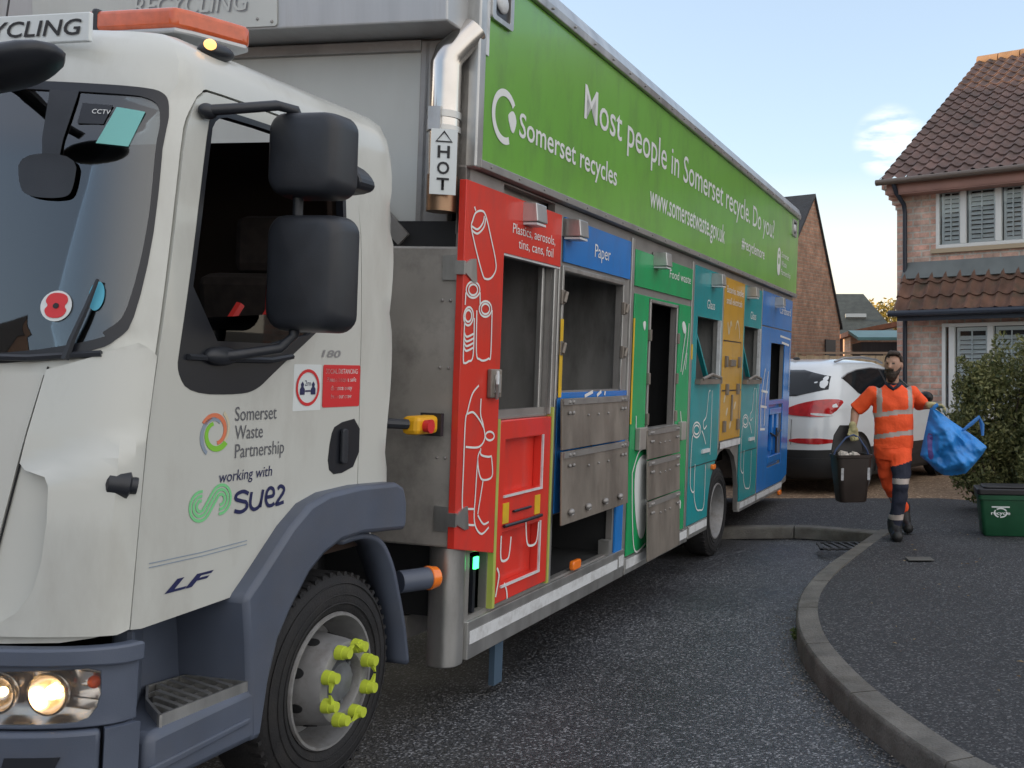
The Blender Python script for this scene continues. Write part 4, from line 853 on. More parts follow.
m = MB(); m.box(1.06,1.17,-.060,-.036,1.465,1.60); lt = m.build('latch', M['steel'], redp, bevel=.006); m = MB(); m.box(1.085,1.145,-.066,-.058,1.49,1.575); m.tube([(1.115,-.062,1.46),(1.09,-.075,1.53),(1.115,-.062,1.59)], .008, 6); m.build('latch_bar', M['alu'], redp)
for z in (2.045,.93):
    m = MB(); m.box(.803,.815,-.015,.07,z-.055,z+.055); m.box(.785,.80,-.045,.0,z-.03,z+.03); m.prism([(.80,z-.02),(.88,z-.055),(.915,z-.055),(.90,z+.05),(.86,z+.045),(.80,z+.02)], S, .036, .044); m.build('hinge', M['alu'], redp)
patch('opening_edge', rect(1.195,1.88,2.145,2.165), [], S, M['reflect'], redp, d=.030, thick=.03)
rd = patch('red_door', rect(1.235,1.850,.462,1.352), [rect(1.30,1.735,.985,1.255), rect(1.30,1.735,.545,.80)], S, M['red'], T, d=.028, thick=.05, bevel=.006)
m = MB()
for z0, z1 in ((.985,1.255),(.545,.80)): m.box(1.28,1.76,.02,.03,z0-.02,z1+.02)
m.build('recess_back', M['red'], rd)
m = MB()
for z0, z1 in ((.985,1.255),(.545,.80)): m.box(1.736,1.748,-.034,.018,z0-.005,z1+.005); m.box(1.29,1.745,-.036,.018,z0-.012,z0-.001)
m.build('recess_edging', M['reflect'], rd)
for x in (1.29,1.665): patch('warning_label', rect(x,x+.065,.845,.945), [], S, M['sticker_yellow'], rd, d=.031, thick=.003)
ribbons('glass_drawing', [([(1.28,.79),(1.28,.70),(1.30,.665),(1.36,.665),(1.38,.70),(1.39,.77)],0,1),([(1.56,.82),(1.58,.72),(1.62,.69),(1.70,.70),(1.72,.80)],0,1),([(1.245,.64),(1.27,.60),(1.25,.53),(1.24,.50)],0,1),([(1.33,.55),(1.36,.51),(1.37,.465)],0,1)], .012, S, M['ink'], rd, d=.031)
m = MB(); m.tube([(1.40,-.036,.895),(1.60,-.036,.895)], .007, 6); m.tube([(1.29,-.04,.835),(1.5,-.055,.838),(1.735,-.04,.835)], .009, 6); m.build('pull_rod', M['trim'], rd)
m = MB(); m.box(1.205,1.232,-.030,.02,.45,1.36); m.box(1.853,1.878,-.030,.02,.45,1.40); m.build('door_edge_strip', mat('lime_rubber_edge', (.42,.47,.10), .6, dirt=.5), T)
m = MB(); m.box(1.06,1.085,.0,.02,.46,.72); m.build('lamp_strip', M['trim'], T); m = MB(); m.box(1.055,1.09,-.012,.0,.665,.72); m.build('status_lamp', M['led'], T)
m = MB(); m.box(1.845,1.885,-.02,.0,1.36,2.15); m.box(1.80,1.83,.03,.06,1.37,2.15); m.box(1.905,1.93,-.02,.0,.45,2.43); m.build('guide_rail', M['alu'], T, bevel=.004)
m = MB(); m.box(1.19,1.84,.01,.04,1.35,1.40); m.build('opening_sill', M['frame'], T)
# paper compartment
pp = patch('blue_panel', rect(1.98,3.085,2.195,2.440), [], S, M['blue'], T, d=.014, thick=.012, bevel=.002); text('lettering', 'Paper', 2.43, 2.272, .078, .265, S, M['ink'], pp, d=.017)
p2_ = patch('blue_panel', rect(1.965,3.10,.81,1.475), [], S, M['blue'], T, d=.012, thick=.010, bevel=.002); patch('blue_panel', rect(2.965,3.105,.43,.79), [], S, M['blue'], T, d=.014, thick=.012)
ribbons('paper_drawing', [([(2.35,1.45),(2.48,1.475)],0,0),([(2.55,1.45),(2.62,1.475)],0,0),([(2.68,1.45),(2.69,1.475)],0,0)], .02, S, M['ink'], p2_, d=.016)
def plates(rows, x0, x1, name='hanging_flap', tilt0=0.0):
    d = .045; 
    for (z1, z0, dd) in rows:
        q = MB(); q.prism([(x0,z0),(x1,z0),(x1,z1),(x0,z1)], lambda u, v, t, z1=z1, z0=z0, d=d, dd=dd: Vector((u, -(d + dd*(z1-v)/(z1-z0)) - t, v)), 0, .012)
        f = q.build(name, M['steel'], T, bevel=.003)
        q = MB(); w = (x1-x0)
        q.prism([(x0+.01,z1-.035),(x1-.01,z1-.035),(x1-.01,z1-.004),(x0+.01,z1-.004)], lambda u, v, t, d=d: Vector((u, -d-.014-t, v)), 0, .007)
        for k in (.08,.13,.87,.92):
            for zz in (z1-.02, z1-.08): q.sphere((x0+w*k,-d-.022-(0.0 if zz > z1-.03 else dd*.2), zz), .011, 8, 5)
        for k in (.35,.5,.65): q.sphere((x0+w*k,-d-.016-dd*.35, z1-.10), .008, 8, 5)
        q.build('flap_hinge', M['frame'], f)
        d += dd
    return f
f_ = plates([(1.445,1.165,.012),(1.155,.755,.012)], 1.915, 3.005)
m = MB()
for x in (2.02,2.28,2.56,2.82): m.sphere((x,-.092,.82), (.028,.018,.018)); m.cone((x,-.085,.82),(x,-.10,.80),.012,.012,8)
m.build('flap_bolts', M['frame'], f_)
m = MB()
for x in (1.965,2.985): 
    for z in (1.72,2.0): m.box(x-.02,x+.025,-.025,-.001,z-.04,z+.04); m.tube([(x,-.03,z-.03),(x+.02,-.035,z+.03)], .012, 6)
for x in (3.525,4.205):
    for z in (1.27,1.55,1.85): m.box(x-.018,x+.018,-.03,-.001,z-.04,z+.04)
m.build('flap_catch', M['steel'], T, bevel=.004)
patch('yellow_label', rect(1.945,1.985,1.45,1.88), [], S, M['sticker_yellow'], T, d=.022, thick=.003); patch('yellow_label', rect(3.175,3.20,1.25,1.95), [], S, M['sticker_yellow'], T, d=.018, thick=.003)
patch('yellow_label', rect(4.585,4.625,1.70,1.82), [], S, M['sticker_yellow'], T, d=.018, thick=.003); patch('yellow_label', rect(2.80,2.86,1.72,1.88), [], lambda u, v, d: Vector((u, .9-d, v)), M['sticker_yellow'], T)
m = MB(); m.tube([(2.0,.5,1.95),(2.35,.45,1.72),(2.75,.4,1.42)], .032, 10); m.tube([(2.02,.55,2.1),(2.3,.6,1.98),(2.6,.55,2.05),(2.7,.5,2.14)], .012, 6); m.build('flap_strut', M['plastic'], T)
m = MB(); m.box(1.975,2.0,-.012,.0,1.48,2.15); m.box(2.972,2.998,-.012,.0,1.48,2.15); m.box(1.975,3.0,-.012,.0,2.148,2.175); m.box(3.11,3.165,-.014,.0,.30,2.47); m.build('opening_frame', M['alu'], T, bevel=.003)
m = MB(); m.box(2.84,2.90,-.02,.05,.445,.53); m.build('floor_bracket', M['alu'], T)
# food waste compartment
gp = patch('green_panel', rect(3.185,4.565,2.165,2.405), [], S, M['green'], T, d=.014, thick=.012, bevel=.002); text('lettering', 'Food waste', 3.94, 2.285, .062, .56, S, M['ink'], gp, d=.017)
g2 = patch('green_panel', rect(3.20,4.555,.372,2.115), [rect(3.50,4.235,1.19,2.10)], S, M['green'], T, d=.012, thick=.010, bevel=.002)
patch('leaf_drawing', smooth_poly([(3.30,.92),(3.42,1.03),(3.60,1.02),(3.62,.50),(3.48,.42),(3.36,.60)], 2), [], S, M['sticker_white'], g2, d=.016, thick=.002)
ribbons('leaf_outline', [([(3.26,.92),(3.40,1.06),(3.62,1.06)],0,1),([(3.26,.92),(3.30,.60),(3.38,.38),(3.60,.40)],0,1),([(3.30,1.30),(3.32,1.16),(3.42,1.10)],0,1),([(4.35,1.30),(4.42,1.15),(4.50,1.12)],0,1),([(4.32,1.60),(4.36,1.75),(4.42,1.92)],0,1),([(4.36,1.58),(4.46,1.78),(4.50,1.98)],0,1),([(4.44,1.62),(4.47,1.75)],0,1)], .014, S, M['ink'], g2, d=.016)
patch('leaf_drawing', smooth_poly([(4.30,1.96),(4.36,2.0),(4.44,1.93),(4.38,1.88)], 2), [], S, M['ink'], g2, d=.016, thick=.002); patch('leaf_drawing', smooth_poly([(3.36,1.93),(3.44,1.95),(3.42,1.86)], 2), [], S, M['ink'], g2, d=.016, thick=.002)
patch('leaf_drawing', smooth_poly([(4.40,.62),(4.46,.60),(4.44,.52)], 2), [], S, M['ink'], g2, d=.016, thick=.002)
plates([(1.20,1.0,.010),(.99,.72,.010),(.71,.305,.015)], 3.43, 4.20)
m = MB(); m.box(3.30,3.46,-.05,-.012,1.07,1.22); m.box(4.30,4.42,-.05,-.012,1.08,1.22); m.build('flap_bracket', M['sheet'], T, bevel=.006)
m = MB(); m.box(3.535,3.56,-.014,.0,1.20,2.09); m.box(4.178,4.205,-.014,.0,1.20,2.09); m.box(3.535,4.205,-.014,.0,2.078,2.10); m.box(3.50,4.24,-.03,.0,1.17,1.205); m.box(4.57,4.625,-.014,.0,.29,2.47); m.build('opening_frame', M['alu'], T, bevel=.003)
# glass compartments (teal), twice
def bottles(x0, par):
    k = [([(.59,1.447),(.54,1.425),(.49,1.24),(.40,1.19),(.43,1.13),(.51,1.155)],0,1),([(.65,1.447),(.66,1.25),(.655,.90)],0,1),([(.08,1.142),(.20,1.194),(.32,1.127),(.20,1.071)],1,1),([(.11,1.139),(.20,1.17),(.28,1.13),(.20,1.098)],1,1),
      ([(.10,1.094),(.07,1.06),(.06,.90),(.07,.70),(.14,.635),(.20,.64)],0,1),([(.19,.857),(.19,.623),(.27,.494),(.38,.461),(.51,.491),(.52,.827)],0,1),([(.36,1.118),(.42,1.078),(.50,1.0)],0,1)]
    ribbons('bottle_drawing', [([(x0+x, z) for x, z in p], c, q) for p, c, q in k], .013, S, M['ink'], par, d=.018)
def teal(x0, x1, key, outline, tx, tz):
    o = O[key]; p = patch('teal_panel', outline, [rect(*o)], S, M['teal'], T, d=.014, thick=.012, bevel=.002)
    text('lettering', 'Glass', tx, tz, .075, .25, S, M['ink'], p, d=.017)
    patch('panel_joint', rect(x0+.02, min(x1-.02, x0+.9), .835, .842), [], S, M['gap'], p, d=.016, thick=.002)
    q = MB(); q.prism([(o[0]+.10,2.04),(o[0]+.13,2.04),(o[1]-.02,1.56),(o[1]-.06,1.56)], S, -.10, -.06); q.build('inner_flap', M['teal'], T)
    q = MB(); q.box(o[0]-.02,o[1],-.06,-.005,o[2]-.03,o[2]+.01); q.tube([(o[0]+.05,-.06,o[2]+.01),(o[0]+.3,-.07,o[2]+.05),(o[1]-.05,-.06,o[2]+.02)], .014, 6); q.build('opening_latch', M['steel'], T)
    q = MB(); q.box(o[1]-.012,o[1]+.012,-.03,.0,o[2],o[3]); q.box(x0+.38,x0+.60,-.03,-.014,.93,.96); q.build('opening_edge', M['reflect'], p)
    bottles(x0, p); return p
teal(4.63,5.56,'glass', [(4.635,.375),(5.265,.375),(5.28,.52),(5.345,.69),(5.49,.83),(5.55,.86),(5.55,2.452),(4.635,2.452)], 5.02, 2.13)
teal(6.40,7.19,'glass2', [(6.455,.365),(7.19,.365),(7.19,2.440),(6.405,2.440),(6.405,.60),(6.44,.52)], 6.66, 2.13)
# ochre compartment
yp = patch('ochre_panel', rect(5.60,6.39,.995,2.445), [], S, M['ochre'], T, d=.014, thick=.012, bevel=.002)
for s_, v, w in (('Batteries, textiles,', 2.315, .66), ('small electricals', 2.215, .60)): text('lettering', s_, 5.68, v, .062, w, S, M['ink'], yp, d=.017)
ribbons('cloth_drawing', [([(5.75,2.05),(5.80,1.95),(5.86,2.06),(5.90,2.02)],0,1),([(6.05,2.0),(6.12,2.08),(6.2,2.0),(6.22,1.92)],0,1)], .022, S, M['stone_ink'], yp, d=.017)
ribbons('panel_joint', [([(5.62,1.885),(6.30,1.885),(6.30,1.02)],0,0),([(5.62,1.44),(6.37,1.44)],0,0)], .012, S, M['gap'], yp, d=.017)
m = MB(); m.box(5.86,6.04,-.04,-.014,1.66,1.72); m.box(5.98,6.01,-.03,-.014,1.16,1.40)
for x, z in ((5.72,1.70),(6.22,1.70),(5.78,1.45),(6.2,1.45),(5.72,1.12),(6.25,1.12)): m.box(x-.025,x+.025,-.04,-.014,z-.05,z+.05)
m.build('panel_catch', M['steel'], yp, bevel=.004)
for i, (x, z) in enumerate(((5.80,1.2),(5.95,1.08),(6.1,1.25),(5.7,1.32))): patch('scuff_mark', smooth_poly([(x,z),(x+.05,z+.03),(x+.07,z+.09),(x+.02,z+.07)], 1), [], S, M['stone_ink'], yp, d=.0165, thick=.002)
m = MB(); m.box(5.56,5.595,-.014,.0,.93,2.47); m.box(7.193,7.225,-.014,.0,.29,2.47); m.build('opening_frame', M['alu'], T, bevel=.003)
# cardboard compartment
cp_ = patch('cardboard_panel', rect(7.23,8.90,2.10,2.455), [], S, M['blue'], T, d=.014, thick=.012, bevel=.002); text('lettering', 'Cardboard', 8.12, 2.27, .085, .66, S, M['ink'], cp_, d=.017)
c2_ = patch('cardboard_panel', [(7.23,.365),(8.62,.365),(8.90,.42),(8.90,2.085),(7.23,2.085)], [rect(*O['card']), rect(7.73,8.50,.58,1.26)], S, M['blue'], T, d=.014, thick=.012, bevel=.002)
m = MB(); m.box(7.72,8.51,.03,.05,.57,1.27); m.box(7.95,8.05,-.01,.03,.75,1.2); m.box(8.2,8.32,-.01,.03,.7,1.2); m.box(7.78,8.45,-.015,.03,.62,.70); m.box(7.78,8.45,-.015,.03,1.15,1.22); m.build('cardboard_flap', M['blue'], c2_, bevel=.008)
m = MB(); m.tube([(7.85,-.02,.95),(8.1,-.03,.90),(8.4,-.02,.96)], .012, 6); m.tube([(8.12,-.03,.72),(8.12,-.03,1.0)], .012, 6); m.build('flap_lever', M['trim'], c2_)
ribbons('box_drawing', [([(7.30,1.02),(7.55,1.01)],0,0),([(7.28,1.26),(7.60,1.24)],0,0),([(7.30,1.42),(7.62,1.40)],0,0),([(7.45,1.65),(7.36,1.45),(7.30,1.2),(7.34,1.03)],0,1),([(7.62,1.62),(7.52,1.3),(7.50,1.05)],0,1),([(8.2,2.02),(8.82,2.0),(8.84,1.4)],0,0),([(8.3,1.95),(8.75,1.93)],0,0)], .024, S, M['ink'], c2_, d=.017)

# ------------------------------------------------------------------ person carrying the caddy and the sack
def solid(name, mb, voxel, m, parent, smooth=60, fn=None, noise_amp=0.0, noise_sc=8.0):
    """merge overlapping closed pieces into one continuous skin"""
    me = bpy.data.meshes.new(name); bmesh.ops.recalc_face_normals(mb.bm, faces=mb.bm.faces[:]); mb.bm.to_mesh(me); mb.bm.free()
    o = bpy.data.objects.new(name, me); C.objects.link(o)
    r = o.modifiers.new('r', 'REMESH'); r.mode = 'VOXEL'; r.voxel_size = voxel; s = o.modifiers.new('s', 'SMOOTH'); s.factor = 0.5; s.iterations = 3
    dg_ = bpy.context.evaluated_depsgraph_get(); me2 = bpy.data.meshes.new_from_object(o.evaluated_get(dg_)); bpy.data.objects.remove(o); bpy.data.meshes.remove(me)
    me2.name = name
    if noise_amp:
        for v in me2.vertices: v.co += v.normal * noise_amp * noise.noise(Vector(v.co) * noise_sc)
    ob = finish(name, me2, m, parent, smooth)
    if fn:
        for p in me2.polygons: p.material_index = fn(p.center, p.normal)
    return ob
skin = mat('skin', (0.42, 0.24, 0.17), 0.55, var=0.08, vscale=20)
hair_m = mat('brown_hair', (0.035, 0.020, 0.013), 0.6, var=0.5, vscale=60, bump=0.4, bscale=150)
orange = mat('orange_workwear', (1.0, 0.10, 0.022), 0.75, var=0.10, vscale=9, bump=0.25, bscale=40)
navy = mat('navy_workwear', (0.014, 0.017, 0.035), 0.8, var=0.2, vscale=12, bump=0.2, bscale=40)
silver = mat('silver_reflective_band', (0.40, 0.34, 0.31), 0.5, var=0.1)
boot_m = mat('black_leather', (0.012, 0.012, 0.013), 0.5, var=0.3, vscale=20)
glove_m = mat('pale_work_glove', (0.42, 0.38, 0.20), 0.8, var=0.3, vscale=30)
eye_m = mat('eye_dark', (0.03, 0.02, 0.015), 0.3); lip_m = mat('lips', (0.34, 0.13, 0.10), 0.5)
PX, PY = (893-CX)/F*9.65, 9.65
P = empty('person', (PX, PY, KH), (0, 0, 0))
tag(P, 'bearded person in orange hi-vis shirt and trousers walking with a caddy and blue sack', 'person')
HC = Vector((.0,-.02,1.560)); Hrot = Matrix.Rotation(R(-28), 3, 'Z')
def hd_(v): return HC + Hrot @ Vector(v)
m = MB()
m.sphere(HC, (.074,.092,.108), 20, 14, Hrot); m.sphere(hd_((0,-.018,-.055)), (.058,.066,.068), 16, 10, Hrot)
m.capsule(hd_((0,-.088,.012)), hd_((0,-.104,-.022)), .010, .015, 10); m.sphere(hd_((.026,-.074,.03)), (.02,.014,.008)); m.sphere(hd_((-.026,-.074,.03)), (.02,.014,.008))
for s in (-1,1): m.sphere(hd_((.077*s,.008,-.005)), (.012,.022,.032), 10, 8, Hrot)
m.capsule((.0,.015,1.49),(.0,.03,1.34),.055,.060)
m.capsule((0,.03,1.25),(0,.02,.95),.105,.105); m.capsule((-.14,.02,1.28),(.15,.02,1.28),.06,.06)
SL, EL, WL = (-.182,.02,1.300), (-.330,.07,1.15), (-.365,-.02,.985)      # his right arm (left in the picture)
SR, ER, WR = (.185,.03,1.300), (.295,.20,1.19), (.365,.02,1.19)
for a, b, c in ((SL,EL,WL),(SR,ER,WR)): m.capsule(a, b, .055, .042); m.capsule(b, c, .043, .030)
def face_fn(c, n):
    q = Hrot.inverted() @ (Vector(c) - HC)
    if q.y < -.05:
        if abs(abs(q.x)-.029) < .011 and abs(q.z-.010) < .006: return 1
        if abs(q.x) < .022 and abs(q.z+.058) < .006: return 2
    return 0
body = solid('body', m, .0075, [skin, eye_m, lip_m], P, fn=face_fn)
# hair cap and beard
m = MB(); m.sphere(hd_((0,.012,.022)), (.085,.100,.105), 22, 14, Hrot); m.sphere(hd_((.012,-.030,.098)), (.060,.055,.030), 14, 8, Hrot)
bm = m.bm
kill = [v for v in bm.verts if (lambda q: (q.y < -.035 and q.z < .074 + .012*math.sin(q.x*70)) or (q.z < -.055 and q.y < .03) or (q.y < .0 and q.z < .0) or q.z < -.085)(Hrot.inverted() @ (v.co - HC))]
bmesh.ops.delete(bm, geom=kill, context='VERTS')
for v in bm.verts: v.co += Vector(noise.noise_vector(v.co*45))*.011
h = m.build('hair', hair_m, P, 60); h.modifiers.new('t', 'SOLIDIFY').thickness = .012
m = MB(); m.sphere(hd_((0,-.048,-.092)), (.056,.052,.052), 18, 12, Hrot); m.sphere(hd_((0,-.050,-.125)), (.040,.040,.036), 14, 10, Hrot)
for s in (-1,1): m.capsule(hd_((.068*s,-.012,-.028)), hd_((.050*s,-.045,-.075)), .013, .022, 10)
m.capsule(hd_((-.030,-.088,-.046)), hd_((.030,-.088,-.046)), .010, .010, 8)
solid('beard', m, .008, hair_m, P, noise_amp=.006, noise_sc=70)
# shirt
def loft(m, rings, n=28):
    rr = []
    for (cx, cy, z, rx, ry) in rings: rr.append([m.bm.verts.new((cx + rx*math.copysign(abs(math.cos(t))**.85, math.cos(t)), cy + ry*math.copysign(abs(math.sin(t))**.85, math.sin(t)), z)) for t in [2*math.pi*i/n for i in range(n)]])
    for a, b in zip(rr, rr[1:]):
        for i in range(n): m.bm.faces.new((a[i], a[(i+1)%n], b[(i+1)%n], b[i]))
    m.bm.faces.new(rr[0][::-1]); m.bm.faces.new(rr[-1])
m = MB(); loft(m, [(.01,.02,.80,.172,.135),(.01,.02,.93,.178,.138),(.005,.02,1.06,.178,.135),(.005,.02,1.19,.186,.138),(.005,.02,1.27,.186,.128),(.005,.02,1.325,.150,.108),(.003,.02,1.362,.098,.085),(.0,.02,1.395,.070,.066)])
for a, b, c in ((SL,EL,WL),(SR,ER,WR)):
    A_, B_ = Vector(a), Vector(b); m.cone(A_ - (B_-A_)*.12, A_.lerp(B_, .98), .070, .070, 18); m.sphere(A_, .070)
def shirt_fn(c, n):
    x, y, z = c
    if z > 1.378 and abs(x) < .10: return 2
    if abs(x-.005) < .21 and z < 1.33:
        sag = .012*math.sin((x+.2)*7)
        if abs(z - (.925 + x*.12 + sag)) < .021 or abs(z - (1.118 + x*.10 + sag)) < .021: return 1
    if (abs(x+.135) < .022 or abs(x-.145) < .022) and z > 1.118: return 1
    return 0
solid('shirt', m, .0095, [orange, silver, navy], P, fn=shirt_fn, noise_amp=.014, noise_sc=11)
m = MB(); m.tube([(-.062,-.015,1.385),(-.045,-.062,1.368),(-.01,-.085,1.340),(.03,-.072,1.368),(.06,-.02,1.385),(.05,.06,1.40),(-.05,.06,1.40)], .016, 8, True); m.build('collar', navy, P, 60)
# trousers: near leg navy below the knee pocket, far leg orange
KF, AF = Vector((.045,-.17,.47)), Vector((-.005,-.13,.12)); KB, AB = Vector((-.025,.10,.49)), Vector((.155,.36,.20))
HF, HB = Vector((.075,.0,.82)), Vector((-.075,.03,.82))
m = MB(); loft(m, [(.005,.02,.70,.155,.115),(.005,.02,.78,.172,.13),(.008,.02,.87,.168,.130),(.008,.02,.93,.160,.125)]); m.capsule(HF, KF, .104, .074); m.capsule(KF, AF, .074, .058); m.capsule(HB, KB, .104, .074); m.capsule(KB, AB.lerp(KB,.08), .074, .064)
def seg_d(p, a, b):
    t = max(0, min(1, (p-a).dot(b-a)/(b-a).length_squared)); return (p - a.lerp(b, t)).length
def trou_fn(c, n):
    c = Vector(c); f = min(seg_d(c, HF, KF), seg_d(c, KF, AF)); b = min(seg_d(c, HB, KB), seg_d(c, KB, AB))
    if f < b and c.z < .675 + .3*(c.x-.06):
        if abs(c.z-.525) < .024 or abs(c.z-.20) < .024: return 1
        return 2
    if f >= b and abs(c.z-.315) < .024 and c.y > .1: return 1
    return 0
solid('trousers', m, .0095, [orange, silver, navy], P, fn=trou_fn, noise_amp=.016, noise_sc=13)
# boots
def boot(a, toe, heel):
    m = MB(); a, toe, heel = Vector(a), Vector(toe), Vector(heel)
    m.capsule(a + Vector((0,.01,.04)), a + Vector((0,.0,-.02)), .068, .064); m.capsule(heel, toe, .046, .052); m.capsule(a + Vector((0,0,-.02)), heel.lerp(toe,.6), .060, .054)
    return solid('boot', m, .009, boot_m, P)
boot((-.005,-.13,.115), (-.012,-.31,.048), (0,-.10,.045)); boot((.155,.36,.195), (.175,.22,.048), (.155,.42,.110))
# hands in work gloves, five fingers closed on the handles
def hand(w, d, palm_n, curl_axis, name='glove'):
    """w wrist, d direction of the palm, palm_n out of the palm"""
    w, d, pn = Vector(w), Vector(d).normalized(), Vector(palm_n).normalized(); side = d.cross(pn).normalized()
    m = MB(); m.capsule(w - d*.03, w + d*.01, .036, .034, 12)
    for k in range(4): m.capsule(w + d*.01 + side*(.030-.020*k), w + d*.080 + side*(.033-.022*k), .017, .0135, 10)
    for k, L in enumerate((.92,1.0,.95,.78)):
        b = w + d*.082 + side*(.033-.022*k); k1 = b + (d*.75 + pn*.65).normalized()*.036*L; k2 = k1 + (d*-.15 + pn*1).normalized()*.026*L; k3 = k2 + (d*-.9 + pn*.2).normalized()*.020*L
        m.capsule(b, k1, .0115, .0105, 8); m.capsule(k1, k2, .0105, .0095, 8); m.capsule(k2, k3, .0095, .0085, 8)
    t0 = w + d*.028 + side*.036; t1 = t0 + (side*.6 + d*.6 + pn*.5).normalized()*.038; t2 = t1 + (d*.5 + pn*.8 - side*.4).normalized()*.030
    m.capsule(t0, t1, .014, .012, 8); m.capsule(t1, t2, .012, .010, 8)
    return solid(name, m, .006, glove_m, P)
hand(WL, (.10,-.05,-1), (.25,-1,.1), None); hand(WR, (1,-.25,-.05), (.1,-.3,-1), None)

# brown kitchen-waste caddy held by its handle: centre below his right hand
CB = Vector((PX - .39, PY - .06, KH))
K = empty('food_caddy', CB + Vector((0, 0, .33)), (0, 0, R(12)))
tag(K, 'dark brown food caddy with a raised handle carried in the right hand of the person', 'caddy')
brown = mat('brown_plastic', (0.026, 0.017, 0.014), 0.5, var=0.2, vscale=8, bump=0.05, bscale=200); lidm = mat('black_lid_plastic', (0.016, 0.015, 0.017), 0.45, var=0.2)
bm = bmesh.new(); rows = []
for z, sx, sy in ((0,.118,.095),(.012,.125,.10),(.30,.155,.122),(.395,.162,.128),(.40,.170,.136),(.425,.172,.138)):
    rows.append([bm.verts.new((u, v, z)) for u, v in rrect(-sx, sx, -sy, sy, .045, 5)])
for a, b in zip(rows, rows[1:]):
    for i in range(len(a)): bm.faces.new((a[i], a[(i+1)%len(a)], b[(i+1)%len(a)], b[i]))
bm.faces.new(rows[0][::-1])
inn = [bm.verts.new((v.co.x*.93, v.co.y*.93, .425)) for v in rows[-1]]; low_ = [bm.verts.new((v.co.x*.90, v.co.y*.90, .34)) for v in rows[-1]]
for a, b in ((rows[-1], inn), (inn, low_)):
    for i in range(len(a)): bm.faces.new((a[i], a[(i+1)%len(a)], b[(i+1)%len(a)], b[i]))
bm.faces.new(low_); bmesh.ops.recalc_face_normals(bm, faces=bm.faces[:]); me = bpy.data.meshes.new('bucket'); bm.to_mesh(me); bm.free(); finish('bucket', me, brown, K, 40)
m = MB(); m.prism([(-.155,.0),(.155,.0),(.13,.16),(.07,.25),(-.06,.25),(-.12,.16)], lambda u, v, d: Vector((u, .10 + v*.12 + d, .43 + v)), 0, .014); m.build('lid', lidm, K, 40, .006)
m = MB(); m.tube([(-.168,-.01,.40),(-.15,-.01,.46),(-.05,-.015,.575),(.02,-.015,.60),(.07,-.015,.575),(.15,-.01,.46),(.168,-.01,.40)], .009, 8); m.build('handle', mat('blue_grip', (.04,.07,.16), .5), K, 60)
m = MB()
rnd = random.Random(4)
for i in range(9): x, y = rnd.uniform(-.12,.12), rnd.uniform(-.09,.05); m.sphere((x,y,.40+rnd.uniform(0,.03)), (rnd.uniform(.02,.045), rnd.uniform(.02,.04), rnd.uniform(.012,.03)), 7, 5, Matrix.Rotation(rnd.uniform(0,3),3,'X'))
for v in m.bm.verts: v.co += Vector(noise.noise_vector(v.co*40))*.012
m.build('waste', mat('pale_scraps', (.50,.46,.42), .8, var=.4, vscale=30), K)
for x in (-.118,.128): patch('sticker', rrect(x-.012,x+.012,.20,.31,.005), [], lambda u, v, d: Vector((u, -(.103+.075*(v-.1)) - d, v)), mat('pale_sticker', (.42,.42,.44), .5, var=.3, vscale=40), K, d=.004, thick=.003)

# blue woven sack, half folded, swinging from his other hand
S0 = Vector((PX + .30, PY, KH))
sackm = mat('blue_woven_sack', (0.028, 0.24, 0.66), 0.38, var=0.25, vscale=6, bump=0.15, bscale=180); 
sack_o = [(.04,1.185),(.115,1.14),(.22,1.06),(.36,.965),(.46,.895),(.555,.815),(.51,.745),(.44,.66),(.36,.575),(.24,.555),(.16,.56),(.09,.60),(.02,.67),(-.055,.735),(-.03,.86),(.0,1.0)]
sack_o = [(a, b) for a, b in sack_o]
def sack_depth(u, v):
    dmin = 9
    for i in range(len(sack_o)):
        a, b = Vector(sack_o[i-1]), Vector(sack_o[i]); p = Vector((u, v)); t = max(0, min(1, (p-a).dot(b-a)/(b-a).length_squared)); dmin = min(dmin, (p-a.lerp(b,t)).length)
    base = .30 * (1 - math.exp(-dmin/.075))
    f = 0
    for (ax, ay, ph, amp) in ((.9,.45,.2,.05),(.35,-.94,.6,.055),(.95,-.3,.1,.02)):   # long angular creases
        t = ((u*ax + v*ay)*3.1 + ph + .25*noise.noise(Vector((u*3, v*3, ph)))) % 1.0; f += amp * (abs(t-.5)*2 - .5)
    f += .085*(.25 - abs(noise.noise(Vector((u*4.5, v*4.5, 7))))) + .05*(.22 - abs(noise.noise(Vector((u*10, v*9, 3))))) + .02*(.2 - abs(noise.noise(Vector((u*22, v*20, 5)))))
    return base*.5 + (f + .02*noise.noise(Vector((u*9, v*9, 2)))) * min(1, dmin/.05)
bm = bmesh.new()
V_ = {}
SK = empty('blue_sack', S0); tag(SK, 'crumpled bright blue woven recycling sack swinging from the left hand of the person', 'sack')
front = patch('sack_body', sack_o, [], lambda u, v, d: Vector((u, (-1 if d > -.5 else 1)*sack_depth(u, v)*(1 if d > -.5 else .8), v)), sackm, SK, d=0, thick=1.0, step=.013, smooth=60)
m = MB(); m.tube([(.33,-.03,.97),(.40,-.05,1.03),(.475,-.05,1.09),(.50,-.03,1.02),(.505,-.02,.92)], [.012,.018,.016,.018,.012], 6)
for v in m.bm.verts: v.co.x += .012*noise.noise(v.co*20)
m.build('sack_handle', mat('light_blue_webbing', (.05,.20,.52), .6, var=.2), SK, 50)
m = MB(); m.tube([(.06,-.02,1.15),(.07,-.03,1.18),(.10,-.02,1.20)], .018, 8); m.build('sack_neck', sackm, SK, 50)
patch('sack_print', smooth_poly([(.0,.95),(.05,.93),(.04,.80),(.06,.72),(.02,.70),(.0,.80)], 1), [], lambda u, v, d: Vector((u, -sack_depth(u, v)-.006-d, v)), mat('faded_print', (.13,.08,.30), .5), SK, d=0, thick=.003, step=.03)

